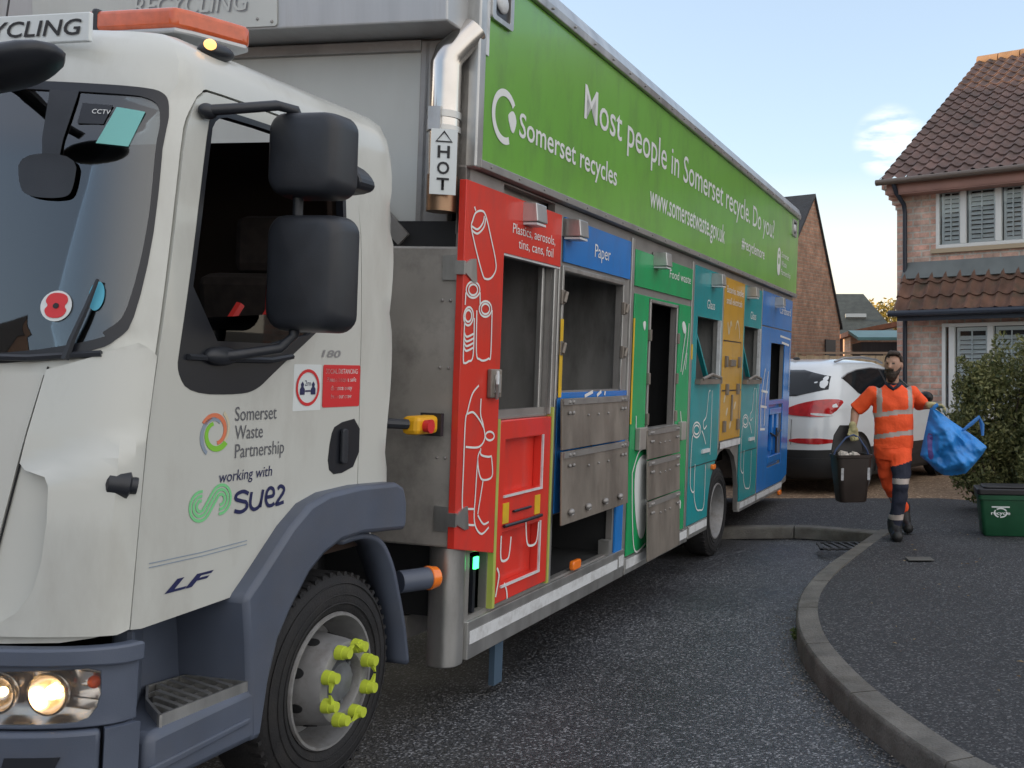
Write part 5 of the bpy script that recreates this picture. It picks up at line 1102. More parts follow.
# ------------------------------------------------------------------ green recycling box by the shrub
G = empty('recycling_box', (2.66, 9.85, KH), (0, 0, R(-8)))
tag(G, 'dark green kerbside recycling box with black lid standing under the shrub', 'recycling box')
gm = mat('green_box_plastic', (0.009, 0.075, 0.032), 0.45, var=0.15, vscale=6, bump=0.05, bscale=200)
bm = bmesh.new(); rows = []
for z, sx, sy in ((0,.245,.165),(.015,.255,.172),(.33,.285,.195),(.335,.30,.208),(.375,.302,.21)):
    rows.append([bm.verts.new((u, v, z)) for u, v in rrect(-sx, sx, -sy, sy, .04, 5)])
for a, b in zip(rows, rows[1:]):
    for i in range(len(a)): bm.faces.new((a[i], a[(i+1)%len(a)], b[(i+1)%len(a)], b[i]))
bm.faces.new(rows[0][::-1]); bm.faces.new(rows[-1]); bmesh.ops.recalc_face_normals(bm, faces=bm.faces[:]); me = bpy.data.meshes.new('box_body'); bm.to_mesh(me); bm.free(); finish('box_body', me, gm, G, 40)
m = MB(); m.prism(rrect(-.31,.31,-.215,.215,.04,5), lambda u, v, d: Vector((u, v, d)), .378, .43); m.prism(rrect(-.25,.25,-.16,.16,.04,5), lambda u, v, d: Vector((u, v, d)), .43, .45); m.build('lid', lidm, G, 40, .008)
GF = lambda u, v, d: Vector((u, -(.167 + .081*v) - d, v))
ribbons('recycling_emblem', [(ell(-.10,.215,.055,.040,18,25,130),False,False),(ell(-.10,.215,.055,.040,18,145,250),False,False),(ell(-.10,.215,.055,.040,18,265,370),False,False),([(-.18,.268),(-.02,.268)],False,False)], .012, GF, M['ink'], G, d=.004)
text('emblem_lettering', 'recycle', -.185, .198, .030, .17, GF, M['ink'], G, d=.006, bold=.02)

# ------------------------------------------------------------------ white car on the drive
CAR = empty('parked_car', (.54, 13.42, KH - .01), (0, 0, R(57))); CAR.scale = (1.03, 1.03, 1.035)
tag(CAR, 'white five-door car with red tail lamps parked on the gravel drive', 'car')
cw = mat('white_car_paint', (0.66, 0.70, 0.73), 0.2, coat=0.6, var=0.03); cblk = mat('black_cladding', (0.018, 0.019, 0.021), 0.5)
CT = [(.17,.14,4.22,.86),(.22,.07,4.34,.885),(.36,.02,4.42,.91),(.62,.0,4.45,.925),(.80,.01,4.43,.928),(.93,.03,4.34,.92),(1.00,.05,4.10,.915),(1.05,.065,3.55,.905),(1.10,.09,3.28,.885),(1.22,.16,3.03,.845),(1.36,.27,2.74,.785),(1.48,.40,2.46,.725),(1.55,.50,2.28,.680),(1.60,.64,2.05,.62),(1.63,.85,1.85,.53),(1.642,1.1,1.6,.36)]
CNX = 5.0
def ctab(z): return tuple(lerp_tab([(r[0], r[i]) for r in CT], z) for i in (1,2,3))
def cside(x, z, d):
    xr, xf, w = ctab(z); c, a = (xr+xf)/2, (xf-xr)/2; t = min(1, abs((x-c)/a)); return Vector((x, -(w*(max(0, 1-t**CNX))**(1/CNX) + d), z))
def crear(y, z, d):
    xr, xf, w = ctab(z); c, a = (xr+xf)/2, (xf-xr)/2; t = min(.999, abs(y/w)); return Vector((c - a*(1-t**CNX)**(1/CNX) - d, y, z))
bm = bmesh.new(); rows = []; n = 72
zs_ = [CT[0][0] + (CT[-1][0]-CT[0][0])*i/40 for i in range(41)]
for z in zs_:
    xr, xf, w = ctab(z); c, a = (xr+xf)/2, (xf-xr)/2
    rows.append([bm.verts.new((c + a*math.copysign(abs(math.cos(t))**(2/CNX), math.cos(t)), w*math.copysign(abs(math.sin(t))**(2/CNX), math.sin(t)), z)) for t in [2*math.pi*i/n for i in range(n)]])
for a, b in zip(rows, rows[1:]):
    for i in range(n): bm.faces.new((a[i], a[(i+1)%n], b[(i+1)%n], b[i]))
bm.faces.new(rows[0][::-1]); bm.faces.new(rows[-1]); bmesh.ops.recalc_face_normals(bm, faces=bm.faces[:]); me = bpy.data.meshes.new('car_body'); bm.to_mesh(me); bm.free()
cb = finish('car_body', me, [cw, cblk], CAR, 50)
for p in me.polygons: p.material_index = 1 if p.center.z < .53 else 0
cglass = mat('dark_car_glass', (0.010, 0.013, 0.016), 0.08, spec=0.35); tl = mat('red_tail_lamp', (0.42, 0.008, 0.012), 0.15, coat=0.6, var=0.25, vscale=14)
sw = [(.62,1.40),(.78,1.455),(1.05,1.50),(1.5,1.53),(1.95,1.51),(2.35,1.40),(2.72,1.22),(2.88,1.125),(2.3,1.13),(1.35,1.155),(.98,1.175),(.86,1.215)]
patch('side_window', sw, [], cside, cglass, CAR, d=.006, thick=.02, step=.08, smooth=40)
m = MB(); m.tube([cside(x, z, .008) for x, z in densify(sw[:7], .1, False)], .009, 5); m.build('window_moulding', M['silver_ink'], CAR)
patch('window_pillar', [(1.80,1.14),(1.86,1.14),(1.78,1.53),(1.72,1.53)], [], cside, cblk, CAR, d=.009, thick=.01, step=.05)
patch('rear_window', smooth_poly([(-.72,1.18),(.72,1.18),(.64,1.50),(-.64,1.50)], 1), [], crear, cglass, CAR, d=.006, thick=.02, step=.08, smooth=40)
patch('tail_lamp', smooth_poly([(-.86,1.135),(-.70,1.15),(-.42,1.09),(-.25,1.02),(-.28,.955),(-.60,.935),(-.78,.93)], 2), [], crear, tl, CAR, d=.010, thick=.02, step=.05, smooth=40)
patch('tail_lamp', smooth_poly([(.86,1.135),(.70,1.15),(.42,1.09),(.25,1.02),(.28,.955),(.60,.935),(.78,.93)], 2), [], crear, tl, CAR, d=.010, thick=.02, step=.05, smooth=40)
patch('lamp_insert', smooth_poly([(-.80,.965),(-.58,.985),(-.60,.955),(-.78,.935)], 2), [], crear, M['reflect'], CAR, d=.013, thick=.01, step=.05)
for s in (-1,1): patch('rear_reflector', smooth_poly([(s*.80,.60),(s*.80,.68),(s*.34,.675),(s*.34,.625)], 1), [], crear, tl, CAR, d=.008, thick=.01, step=.05)
patch('rear_valance', rect(-.80,.80,.20,.44), [], crear, cblk, CAR, d=.02, thick=.02, step=.08, smooth=40)
patch('sill_cladding', rect(1.25,3.1,.22,.38), [], cside, cblk, CAR, d=.015, thick=.02, step=.1, smooth=40)
patch('badge', rect(.55,.72,.84,.865), [], crear, M['silver_ink'], CAR, d=.006, thick=.004)
m = MB(); m.tube([crear(-.36, z, .001) for z in (.60,.75,.9)], .004, 4); m.tube([cside(.66, z, .0015) for z in (.5,.7,.9,1.05)], .004, 4); m.tube([cside(1.78, z, .0015) for z in (.4,.6,.8,1.0,1.14)], .004, 4); m.build('panel_joint', M['gap'], CAR)
m = MB(); m.tube([cside(x, .985, .02) for x in (1.12,1.2,1.30)], .013, 6); m.tube([cside(x, 1.0, .02) for x in (2.1,2.18,2.28)], .013, 6); m.build('door_handle', cw, CAR)
for s in (-1,1):
    m = MB(); m.tube([(.70,s*.60,1.60),(.9,s*.62,1.645),(1.4,s*.63,1.665),(1.9,s*.61,1.64),(2.1,s*.60,1.60)], .016, 6); m.build('roof_rail', M['silver_ink'], CAR, 60)
    m = MB(); m.sphere((2.62,s*1.02,1.13), (.06,.11,.085), 14, 10); m.tube([(2.68,s*.86,1.08),(2.64,s*.95,1.10)], .025, 6); wm_ = m.build('wing_mirror', cblk, CAR, 60)
    m = MB(); m.sphere((2.585,s*1.02,1.13), (.03,.092,.07), 14, 10); m.build('mirror_glass', cglass, wm_, 60)
    for x in (.68,3.45):
        m = MB(); m.lathe([(-.012,.0),(-.012,.355),(-.0,.385),(.015,.40)], (x, s*.925, .345), (0,s,0), 32); m.build('wheel_arch', cblk, CAR, 40)
        w = empty('wheel', (x, s*.945, .345)); w.parent = CAR
        m = MB(); m.lathe([(-.20,.25),(-.20,.32),(-.17,.345),(-.02,.345),(.005,.325),(.008,.25),(-.01,.235)], (0,0,0), (0,s,0), 40); m.build('tyre', M['tyre'], w, 50)
        m = MB(); m.lathe([(.008,.245),(-.03,.225),(-.05,.0)], (0,0,0), (0,s,0), 32)
        for k in range(5): a = R(72*k); m.box(-.035,.035,-.02,.012,.03,.235, Matrix.Rotation(a,3,'Y'), (0,0,0)) 
        m.build('rim', mat('dark_alloy', (.12,.12,.125), .4, metal=.5), w, 40)
m = MB(); m.sphere((.80,0,1.645), (.09,.02,.02)); m.build('roof_antenna', cblk, CAR)

# ------------------------------------------------------------------ brick house on the right
HZ = KH - .02
HO = empty('brick_house', (2.96, 18.0, HZ - .09), (0, 0, math.atan2(-.549, .836)))
tag(HO, 'pink brick house with brown pantile roof and white shuttered windows', 'house')
hb = brick_mat('mixed_pink_brick', (0.62, 0.35, 0.265), (0.50, 0.36, 0.29), (0.50, 0.45, 0.385), .30, .105, .016, .7)
tile = mat('brown_pantile', (0.125, 0.078, 0.068), 0.8, var=0.4, vscale=2.5, dirt=0.5, dcol=(0.05, 0.055, 0.045), dscale=3)
tile2 = mat('mossy_red_pantile', (0.145, 0.075, 0.05), 0.8, var=0.45, vscale=4, dirt=0.9, dcol=(0.05, 0.06, 0.04), dscale=5)
upvc = mat('white_upvc_frame', (0.70, 0.70, 0.67), 0.35, var=0.04); guttr = mat('black_gutter', (0.02, 0.026, 0.04), 0.4); gcream = mat('cream_fascia', (0.42, 0.33, 0.22), 0.6)
def HF_(u, v, d): return Vector((u, -d, v))
W1 = (.70, 2.95, 3.68, 4.72); W2 = (.82, 3.2, .75, 2.44)
patch('wall', [(0,0),(9,0),(9,4.86),(0,4.86)], [rect(W1[0],W1[1],W1[2],W1[3]), rect(W2[0],W2[1],W2[2],W2[3])], HF_, hb, HO, d=0, thick=.3)
m = MB(); m.prism([(.02,0),(8.8,0),(8.8,4.75),(4.41,7.95),(.02,4.75)], lambda u, v, d: Vector((d, u, v)), .0, .28); m.box(.0,9,8.5,8.8,0,4.8); m.prism([(.3,0),(8.8,0),(8.8,4.75),(4.41,7.95),(.3,4.75)], lambda u, v, d: Vector((d, u, v)), 8.7, 9.0); m.build('wall', hb, HO)
m = MB()
for i in range(5): m.box(-.02-.045*i, .12, -.02-.04*i, .2, 4.38+.085*i, 4.462+.085*i)
m.build('corbel', hb, HO)
def tiled(name, x0, x1, y0, z0, y1, z1, tw, rows_, m, parent, amp=.04, lip=.03):
    """pantiles: rolls across, stepped courses up the slope"""
    bm = bmesh.new(); L = math.hypot(y1-y0, z1-z0); dy, dz = (y1-y0)/L, (z1-z0)/L; ny, nz = -dz, dy
    if nz < 0: ny, nz = -ny, -nz
    k = int((x1-x0)/tw*8); grid_ = []
    for r in range(rows_):
        for e, h in ((0, lip), (1.0, 0.0)):
            s = (r + e)/rows_*L; row = []
            for i in range(k+1):
                x = x0 + (x1-x0)*i/k; t = ((x-x0)/tw) % 1.0; jit = .006*noise.noise(Vector((int((x-x0)/tw)*3.1, r*1.7, 0)))
                o = h + jit + amp*(max(0, math.sin(2*math.pi*t)) if t < .5 else -.35*math.sin(math.pi*(t-.5)*2))
                row.append(bm.verts.new((x, y0 + dy*s + ny*o, z0 + dz*s + nz*o)))
            grid_.append(row)
    for a, b in zip(grid_, grid_[1:]):
        for i in range(k): bm.faces.new((a[i], a[i+1], b[i+1], b[i]))
    bmesh.ops.recalc_face_normals(bm, faces=bm.faces[:]); me = bpy.data.meshes.new(name); bm.to_mesh(me); bm.free(); return finish(name, me, m, parent, 50)
tiled('roof', -.16, 9.1, -.36, 4.82, 4.41, 8.02, .225, 21, tile, HO)
tiled('roof', -.16, 9.1, 9.16, 4.82, 4.41, 8.02, .225, 21, tile, HO)
m = MB(); 
for i in range(21): m.cone((-.16+.45*i,4.41,7.99),(.27+.45*i,4.41,7.99),.13,.125,12)
m.build('ridge_tiles', mat('ridge_clay', (.30,.18,.10), .8, var=.3), HO, 40)
m = MB(); m.prism([(-.36,4.76),(-.36,4.84),(4.41,8.03),(4.41,7.93)], lambda u, v, d: Vector((d, u, v)), -.15, -.09); m.build('bargeboard', tile, HO)
m = MB(); m.box(-.05,9.0,-.30,-.27,4.60,4.80); m.box(-.05,9.0,-.30,.0,4.59,4.62); m.build('fascia', mat('pink_fascia', (.34,.18,.14), .6, var=.1), HO)
def gutter(x0, x1, y, z, name='gutter', m_=None):
    q = MB(); q.tube([(x0,y,z),((x0+x1)/2,y,z),(x1,y,z)], .052, 10); return q.build(name, m_ or guttr, HO, 60)
gutter(-.2, 9.1, -.40, 4.80, 'gutter', mat('brown_gutter', (.12,.09,.07), .4))
m = MB(); m.tube([(.10,-.38,4.78),(.12,-.30,4.62),(.17,-.10,4.45),(.18,-.08,4.3),(.18,-.08,.1)], .040, 10); m.build('downpipe', guttr, HO, 60)
def shutter(x0, x1, z0, z1, parent, y=.10):
    q = MB(); q.box(x0,x0+.045,y-.02,y+.02,z0,z1); q.box(x1-.045,x1,y-.02,y+.02,z0,z1); q.box(x0+.045,x1-.045,y-.02,y+.02,z0,z0+.06); q.box(x0+.045,x1-.045,y-.02,y+.02,z1-.06,z1); q.box((x0+x1)/2-.01,(x0+x1)/2+.01,y-.05,y-.03,z0+.06,z1-.06)
    k = int((z1-z0-.14)/.075)
    for i in range(k): zc = z0+.075+.075*i+.03; q.box(x0+.045,x1-.045,y-.042,y+.042,zc-.005,zc+.005, Matrix.Rotation(R(46),3,'X'))
    return q.build('shutter', mat('white_shutter', (.78,.80,.78), .5), parent)
def window(x0, x1, z0, z1, bars, y=0.0):
    f = MB(); b = .06
    f.box(x0,x1,y-.02,y+.06,z0,z0+b); f.box(x0,x1,y-.02,y+.06,z1-b,z1); f.box(x0,x0+b,y-.02,y+.06,z0+b,z1-b); f.box(x1-b,x1,y-.02,y+.06,z0+b,z1-b)
    for xb in bars: f.box(xb-.05,xb+.05,y-.025,y+.06,z0+b,z1-b)
    w = f.build('window', upvc, HO, bevel=.006)
    e = [x0+b] + [v for xb in bars for v in (xb-.05, xb+.05)] + [x1-b]
    for i in range(0, len(e), 2):
        patch('pane', rect(e[i],e[i+1],z0+b,z1-b), [], lambda u, v, d: Vector((u, y+.02-d, v)), M['house_glass'], w, d=0, thick=.004)
        if e[i+1]-e[i] > .2: shutter(e[i]+.01, e[i+1]-.01, z0+b+.01, z1-b-.01, w, y+.09)
    return w
window(W1[0], W1[1], W1[2], W1[3], (1.17, 1.76, 2.20))
m = MB(); m.box(.62,3.05,-.06,.0,3.60,3.675); m.build('window_sill', gcream, HO, bevel=.008)
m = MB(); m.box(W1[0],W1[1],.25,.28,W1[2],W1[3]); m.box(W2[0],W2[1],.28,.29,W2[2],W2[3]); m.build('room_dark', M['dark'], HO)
# bay below with its lean-to pantile roof
tiled('bay_roof', .14, 6.0, -.47, 2.62, -.02, 3.34, .24, 3, tile2, HO, .055, .03)
m = MB(); m.prism([(-.012,3.34),(-.03,3.30),(-.16,3.19),(-.17,3.20),(-.035,3.48),(-.012,3.48)], lambda u, v, d: Vector((d, u, v)), .15, 6.0); m.build('lead_flashing', mat('grey_lead', (.13,.145,.14), .5, var=.2), HO)
gutter(.08, 6.05, -.52, 2.60); m = MB(); m.box(.2,6.0,-.44,-.02,2.50,2.56); m.box(.2,6,-.45,-.42,2.48,2.60); m.build('soffit', guttr, HO)
window(W2[0], W2[1], W2[2], W2[3], (.99, 1.64, 2.30), -.04)

# ------------------------------------------------------------------ houses and garden behind
def gable_house(name, label, L, Rr, apex, zb, zl, zr, za, back, wm, rm, cat, door=None):
    """gable wall from L to R (plan points), ridge running back along `back`"""
    o = empty(name, (L[0], L[1], 0)); tag(o, label, cat); L, Rr, b = Vector((*L,0)), Vector((*Rr,0)), Vector((*back,0)); w = Rr - L; n_ = w.length; w.normalize()
    def Wm(u, v, d): return w*u + b.normalized()*(-d) + Vector((0,0,v))
    patch('wall', [(0,zb),(n_,zb),(n_,zr),(apex*n_,za),(0,zl)], [], Wm, wm, o, d=0, thick=.25)
    q = MB(); A_, Cc = w*0 + Vector((0,0,zl)), w*n_ + Vector((0,0,zr)); D_ = w*(apex*n_) + Vector((0,0,za))
    for p0 in (A_, Cc):
        e = (p0 - D_); e_ = e.normalized(); p1 = p0 + e_*.12; t_ = Vector((0,0,.07)); f0 = -b.normalized()*.05
        v_ = [q.bm.verts.new(x) for x in (D_+f0, p1+f0, p1+b, D_+b, D_+f0+t_, p1+f0+t_, p1+b+t_, D_+b+t_)]
        for f in ((0,1,2,3),(7,6,5,4),(0,4,5,1),(1,5,6,2),(2,6,7,3),(3,7,4,0)): q.bm.faces.new([v_[i] for i in f])
    q.build('roof', rm, o)
    q = MB(); 
    for s0 in (0, n_): q.bm.faces.new([q.bm.verts.new(x) for x in (w*s0 + Vector((0,0,zb)), w*s0 + b + Vector((0,0,zb)), w*s0 + b + Vector((0,0,zl)), w*s0 + Vector((0,0,zl)))])
    q.bm.faces.new([q.bm.verts.new(b*.98 + x) for x in (Vector((0,0,zb)), w*n_ + Vector((0,0,zb)), Cc, D_, A_)])
    q.build('side_wall', wm, o)
    if door:
        u0, u1, z0, z1 = door; q = MB(); q.prism(rect(u0,u1,z0,z1), Wm, .01, .04); q.build('door', mat('dark_door', (.035,.025,.025), .5), o)
    return o
wb = brick_mat('warm_brick', (0.52, 0.29, 0.19), (0.42, 0.245, 0.17), (0.42, 0.34, 0.26), .225, .078, .011, .7)
slate_t = mat('dark_slate_tiles', (0.045, 0.047, 0.05), 0.75, var=0.3, vscale=8, bump=0.5, bscale=25)
gable_house('gabled_house', 'steep-gabled warm brick house with dark tiled roof beside the lorry tail', (.87,22), (2.77,25), .625, 0, 2.85, 2.78, 5.60, (-6.8,4.3), wb, slate_t, 'house', door=(2.75,3.25,1.3,2.42))
# lower house behind, hipped dark roof with a pale rooflight
LH = empty('low_house', (4.0, 36.0, 0)); tag(LH, 'low dark-roofed house with a pale rooflight, between the two brick houses', 'house')
def hip(o, x0, x1, y0, y1, z0, z1, inx, m, wallm):
    q = MB(); yc = (y0+y1)/2; v = [q.bm.verts.new(p) for p in ((x0,y0,z0),(x1,y0,z0),(x1,y1,z0),(x0,y1,z0),(x0+inx*.3,yc,z1),(x1-inx,yc,z1))]
    for f in ((0,1,5,4),(1,2,5),(2,3,4,5),(3,0,4)): q.bm.faces.new([v[i] for i in f])
    q.build('roof', m, o); q = MB(); q.box(x0+.25,x1-.25,y0+.25,y1-.25,0,z0+.05); q.build('wall', wallm, o)
hip(LH, -1.5, 1.75, -1.2, 4.5, 2.95, 4.50, .75, mat('mossy_slate', (.055,.065,.06), .85, var=.3, vscale=5, bump=.5, bscale=18), mat('dark_brick', (.07,.04,.035), .85, var=.3))
m = MB(); m.box(.15,.85,-.25,-.15,3.55,3.68, Matrix.Rotation(R(-20),3,'X')); m.build('rooflight', mat('rooflight_frame', (.42,.44,.42), .3), LH)
OB = empty('outbuilding', (4.2, 27, 0)); tag(OB, 'small outbuilding with sunlit red-brown tiled roof behind the fence', 'outbuilding')
m = MB(); m.prism([(-1.0,2.72),(1.6,3.25),(1.6,3.12),(-1.0,2.60)], lambda u, v, d: Vector((u, d, v)), 0, 2.2); m.build('roof', mat('red_brown_tiles', (.30,.13,.075), .8, var=.3, vscale=6), OB); m = MB(); m.box(-.9,1.6,.3,2.0,0,2.6); m.box(.9,1.6,.22,.3,2.5,3.0); m.build('wall', wb, OB)
m = MB(); m.box(1.0,1.35,.19,.23,2.72,2.95); m.build('painted_sunlit_patch', mat('sunlit_orange_paint', (.75,.30,.04), .5), OB)  # orange colour painted in for a sunlit spot on the wall
SH = empty('garden_shed', (3.85, 22.5, 0)); tag(SH, 'dark garden shed with a pale teal roof edge behind the fence', 'shed')
m = MB(); m.box(-.9,1.2,0,1.6,0,2.30); m.build('wall', mat('dark_shed_boards', (.035,.03,.028), .8, var=.3, stretch=(6,6,.5)), SH); m = MB(); m.prism([(-.05,2.335),(1.7,2.55),(1.7,2.62),(-.05,2.40)], lambda u, v, d: Vector((d, u, v)), -.98, 1.3); m.build('roof', mat('teal_roof_sheet', (.13,.28,.27), .5, var=.2), SH)
fm_ = mat('pale_fence_boards', (0.36, 0.26, 0.16), 0.8, var=0.25, vscale=2, stretch=(8,8,.6), bump=0.2, bscale=20)
FE = empty('garden_fence', (1.25, 17.3, KH), (0, 0, R(4))); tag(FE, 'pale timber board fence behind the white car', 'fence')
fb = bmesh.new(); q = MB(); rnd = random.Random(8)
for i in range(12): x = i*.126; q.box(x, x+.121, -.012+.004*(i%2), .008+.004*(i%2), .05, 1.80+rnd.uniform(-.012,.012))
q.build('boards', fm_, FE)
for i in range(2): q = MB(); q.box(i*1.45-.04,i*1.45+.045,.012,.10,0,1.86); q.build('post', fm_, FE)
q = MB(); q.box(-.02,1.52,-.03,.03,1.825,1.86); q.build('capping_rail', mat('fence_capping', (.22,.15,.10), .8, var=.2), FE)
GW = brick_mat('garden_brick', (0.22, 0.12, 0.08), (0.16, 0.09, 0.07), (0.2, 0.17, 0.14))
q = MB(); q.box(-3.5,1.2,0,.22,0,1.65); q.box(-3.52,1.22,-.03,.25,1.65,1.72); w = q.build('garden_wall', GW); w.location = (.35, 17.0, KH - .03); tag(w, 'low brown brick garden wall showing between lorry and pale fence', 'wall')

# ------------------------------------------------------------------ planting
def leaves(name, blobs, count, size, m, parent, seed, hollow=.35):
    r = random.Random(seed); vs_, fs = [], []; tot = sum(b[1][0]*b[1][1]*b[1][2] for b in blobs)
    for c, rad in blobs:
        k = int(count * rad[0]*rad[1]*rad[2]/tot); c = Vector(c)
        for _ in range(k):
            while True:
                p = Vector((r.uniform(-1,1), r.uniform(-1,1), r.uniform(-1,1)))
                if hollow < p.length < 1.0: break
            q = Vector((p.x*rad[0], p.y*rad[1], p.z*rad[2])) + c
            q *= 1; nn = noise.noise(q*3.2 + Vector((seed,0,0)))
            if nn < -.12 and r.random() < .75: continue
            q += (q - c)*(.20*noise.noise(q*2.1 + Vector((0,seed,0))))
            s = size*r.uniform(.55,1.35); a = Vector((r.gauss(0,1), r.gauss(0,1), r.gauss(0,.7)+.3)).normalized(); b = a.orthogonal().normalized(); cc = a.cross(b); t = r.uniform(0,6.28); u = b*math.cos(t) + cc*math.sin(t); w = a.cross(u)
            i = len(vs_); vs_ += [q - u*s, q + w*s*.42 + a*s*.12, q + u*s, q - w*s*.42 + a*s*.12]; fs.append((i, i+1, i+2, i+3))
    me = bpy.data.meshes.new(name); me.from_pydata([tuple(v) for v in vs_], [], fs); return finish(name, me, m, parent)
def shrub(label, loc, blobs, count, size, m, seed, group=None, cat='shrub'):
    o = empty('shrub', loc); tag(o, label, cat, group)
    r = random.Random(seed); q = MB()
    for i in range(11):
        a = r.uniform(0, 6.28); e = Vector(blobs[i % min(4, len(blobs))][0]) + Vector((math.cos(a)*.28, math.sin(a)*.25, r.uniform(-.1,.30)))
        q.tube([(math.cos(a)*.06, math.sin(a)*.06, -.03), (e.x*.4 + math.cos(a)*.12, e.y*.4 + math.sin(a)*.12, e.z*.5), tuple(e)], [.018,.012,.004], 5)
    q.build('stems', mat('bark', (.07,.05,.035), .9, var=.3), o)
    leaves('foliage', blobs, count, size, m, o, seed); return o
lm = leaf_mat('shrub_leaf', (0.060, 0.080, 0.026), (0.29, 0.28, 0.11)); lm2 = leaf_mat('shrub_leaf_light', (0.070, 0.092, 0.030), (0.33, 0.32, 0.13))
shrub('rounded small-leaved green shrub behind the green recycling box', (2.98, 11.6, KH), [((-.05,0,.95),(.46,.42,.60)),((.2,.05,1.45),(.40,.36,.36)),((-.1,0,.45),(.40,.40,.45)),((.3,-.1,.7),(.4,.4,.6)),((-.22,0,1.35),(.25,.25,.28)),((-.36,0,1.55),(.09,.09,.14)),((.05,0,1.82),(.10,.10,.13)),((.33,.1,1.80),(.12,.10,.13)),((-.46,-.05,1.05),(.11,.12,.14))], 30000, .030, lm, 5)
shrub('taller leafy shrub at the right-hand edge of the picture', (3.62, 11.0, KH), [((0,0,1.0),(.52,.5,.75)),((.1,.1,1.55),(.42,.42,.38)),((-.2,-.1,.5),(.42,.42,.5)),((.5,0,1.2),(.5,.5,.7))], 30000, .030, lm2, 9)
tr = empty('tree', (6.6, 42, 0)); tag(tr, 'yellowing autumn tree beyond the rooftops, lit by low sun', 'tree')
q = MB(); q.tube([(0,0,0),(.1,0,2.2),(.3,0,4.2)], [.16,.11,.03], 7); q.tube([(.1,0,2.0),(-.7,0,3.6)], [.07,.02], 6); q.tube([(.15,0,2.4),(1.0,.2,4.0)], [.07,.02], 6); q.build('trunk', mat('tree_bark', (.08,.06,.04), .9), tr)
leaves('crown', [((0,0,3.6),(1.3,1.0,1.0)),((.9,0,3.9),(.9,.8,.9)),((-.6,0,4.0),(.7,.6,.6)),((1.4,0,3.2),(.8,.8,.8))], 5000, .09, leaf_mat('autumn_leaf', (.16,.13,.025), (.50,.36,.07)), tr, 21)
wd = empty('weed', (.455, 6.35, .0)); tag(wd, 'small green weed growing at the foot of the kerb', 'weed')
leaves('leaves', [((0,0,.03),(.05,.06,.04)),((.02,.1,.02),(.03,.05,.025))], 260, .014, leaf_mat('weed_leaf', (.05,.09,.02), (.12,.16,.04)), wd, 3, 0)
# a few fallen leaves and specks on the footway and drive
vs_, fs = [], []; r = random.Random(12)
for i in range(420):
    far = i > 180; x, y = (r.uniform(.8,6), r.uniform(12.9,15.5)) if far else (r.uniform(.9,5), r.uniform(3.2,12.6))
    if not far and x < lerp_tab([(3.2,1.6),(4,1.2),(5,.85),(6,.75),(7,.85),(8,1.2),(10,1.9),(12.6,2)], y): continue
    s, t = r.uniform(.010,.026), r.uniform(0,6.28); a, b = Vector((math.cos(t),math.sin(t),0))*s, Vector((-math.sin(t),math.cos(t),0))*s*.5; p = Vector((x,y,KH+.020)); k = len(vs_)
    vs_ += [p-a, p+b+Vector((0,0,.006)), p+a, p-b+Vector((0,0,.004))]; fs.append((k,k+1,k+2,k+3))
me = bpy.data.meshes.new('fallen_leaves'); me.from_pydata([tuple(v) for v in vs_], [], fs); fl = finish('fallen_leaves', me, leaf_mat('dry_leaf', (.10,.06,.03), (.30,.22,.12))); tag(fl, 'scattered dry leaves on the dark pavement and gravel', 'leaves', kind='stuff')

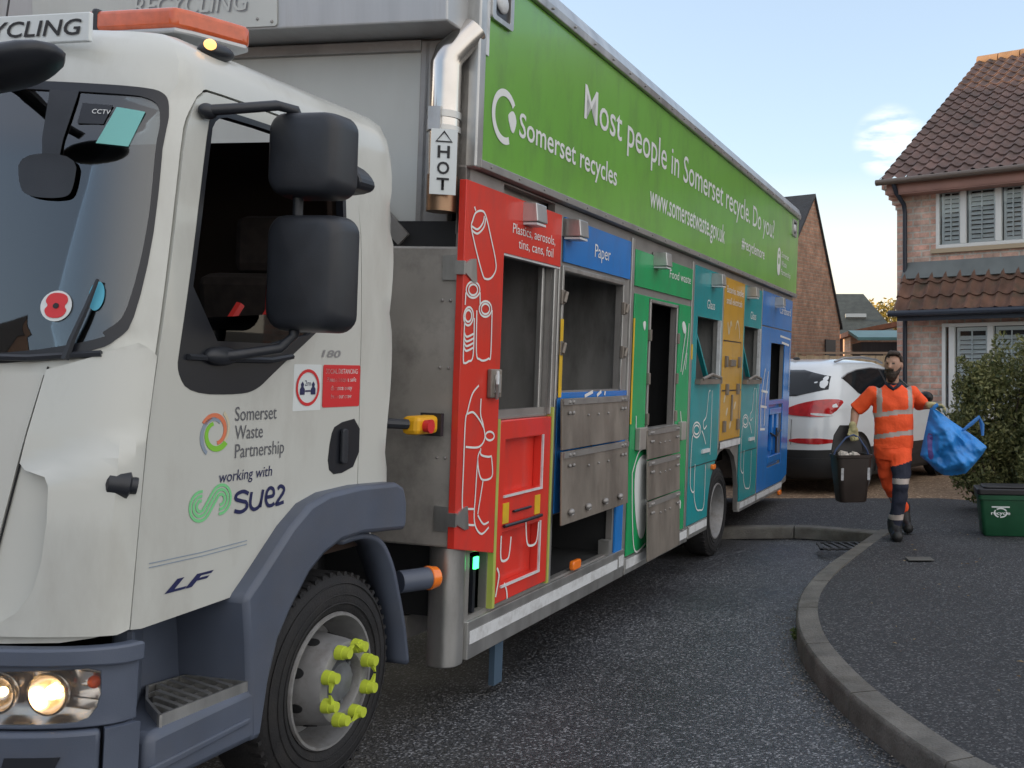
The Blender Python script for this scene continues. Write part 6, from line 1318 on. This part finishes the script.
# grit washed into the gutter along the kerb
vs_, fs = [], []
for i in range(1500):
    t = r.uniform(0, len(kpts)-2); k = int(t); a, b = Vector(kpts[k]), Vector(kpts[k+1]); q = a.lerp(b, t-k); nn = Vector((-(b-a).y, (b-a).x)).normalized()
    q += nn * abs(r.gauss(0, .07)); s = r.uniform(.002,.0065); z = truck_ground(q.x, q.y) + s*.4; k = len(vs_)
    vs_ += [(q.x-s,q.y-s*.6,z), (q.x+s,q.y-s*.8,z), (q.x+s*.3,q.y+s,z), (q.x+r.uniform(-.5,.5)*s,q.y,z+s)]; fs += [(k,k+1,k+3),(k+1,k+2,k+3),(k+2,k,k+3)]
me = bpy.data.meshes.new('gutter_grit'); me.from_pydata(vs_, [], fs); gg = finish('gutter_grit', me, leaf_mat('grit_stone', (.05,.045,.04), (.28,.25,.21))); tag(gg, 'fine grit lying in the gutter at the foot of the kerb', 'grit', kind='stuff')

# ------------------------------------------------------------------ houses across the street, left of the picture: they shade it from the low sun and are mirrored in the windscreen
for y, w_, txt in ((-20, 8.5, 'furthest back'), (-11, 8.0, 'second'), (-2.6, 8.2, 'gable-fronted middle')):
    gable_house('street_house', 'brick house across the street, mirrored in the windscreen, ' + txt + ' of its row', (-14, y), (-14, y+w_), .5, 0, 5.0, 5.0, 8.3, (-9, 0), wb, slate_t, 'house')['group'] = 'houses across the street'
gable_house('street_house', 'long brick house across the street hidden behind the lorry', (-23, 6.2), (-14, 6.2), .5, 0, 6.0, 6.0, 10.3, (0, 24), wb, slate_t, 'house')

def split_pieces(names):
    """every separate piece of these parts becomes a part of its own"""
    for o in list(C.objects):
        if o.type != 'MESH' or o.name.split('.')[0] not in names: continue
        bm = bmesh.new(); bm.from_mesh(o.data); bm.verts.ensure_lookup_table(); seen = [0]*len(bm.verts); k = 0
        for v in bm.verts:
            if seen[v.index]: continue
            k += 1; st_ = [v]; seen[v.index] = k
            while st_:
                c = st_.pop()
                for e in c.link_edges:
                    w = e.other_vert(c)
                    if not seen[w.index]: seen[w.index] = k; st_.append(w)
        if k < 2: bm.free(); continue
        for i in range(1, k+1):
            b2 = bm.copy(); b2.verts.ensure_lookup_table(); bmesh.ops.delete(b2, geom=[v for v in b2.verts if seen[v.index] != i], context='VERTS')
            me = bpy.data.meshes.new(o.name.split('.')[0]); b2.to_mesh(me); b2.free()
            for m_ in o.data.materials: me.materials.append(m_)
            if i == 1: o.data = me; continue
            c = o.copy(); c.data = me; c.name = o.name.split('.')[0]; C.objects.link(c)
        bm.free()
split_pieces({'door_edge_strip','lower_rail','panel_joint','hand_holes','flap_catch','flap_bracket','opening_frame','guide_rail','recess_back','recess_edging','flap_bolts','door_handle','seat_belt','wheel_nuts','front_post','bar_foot','pipe_clamp','panel_catch','flap_strut','person_symbol','corbel','side_wall','reflector_facets','pull_rod','opening_edge','opening_latch'})
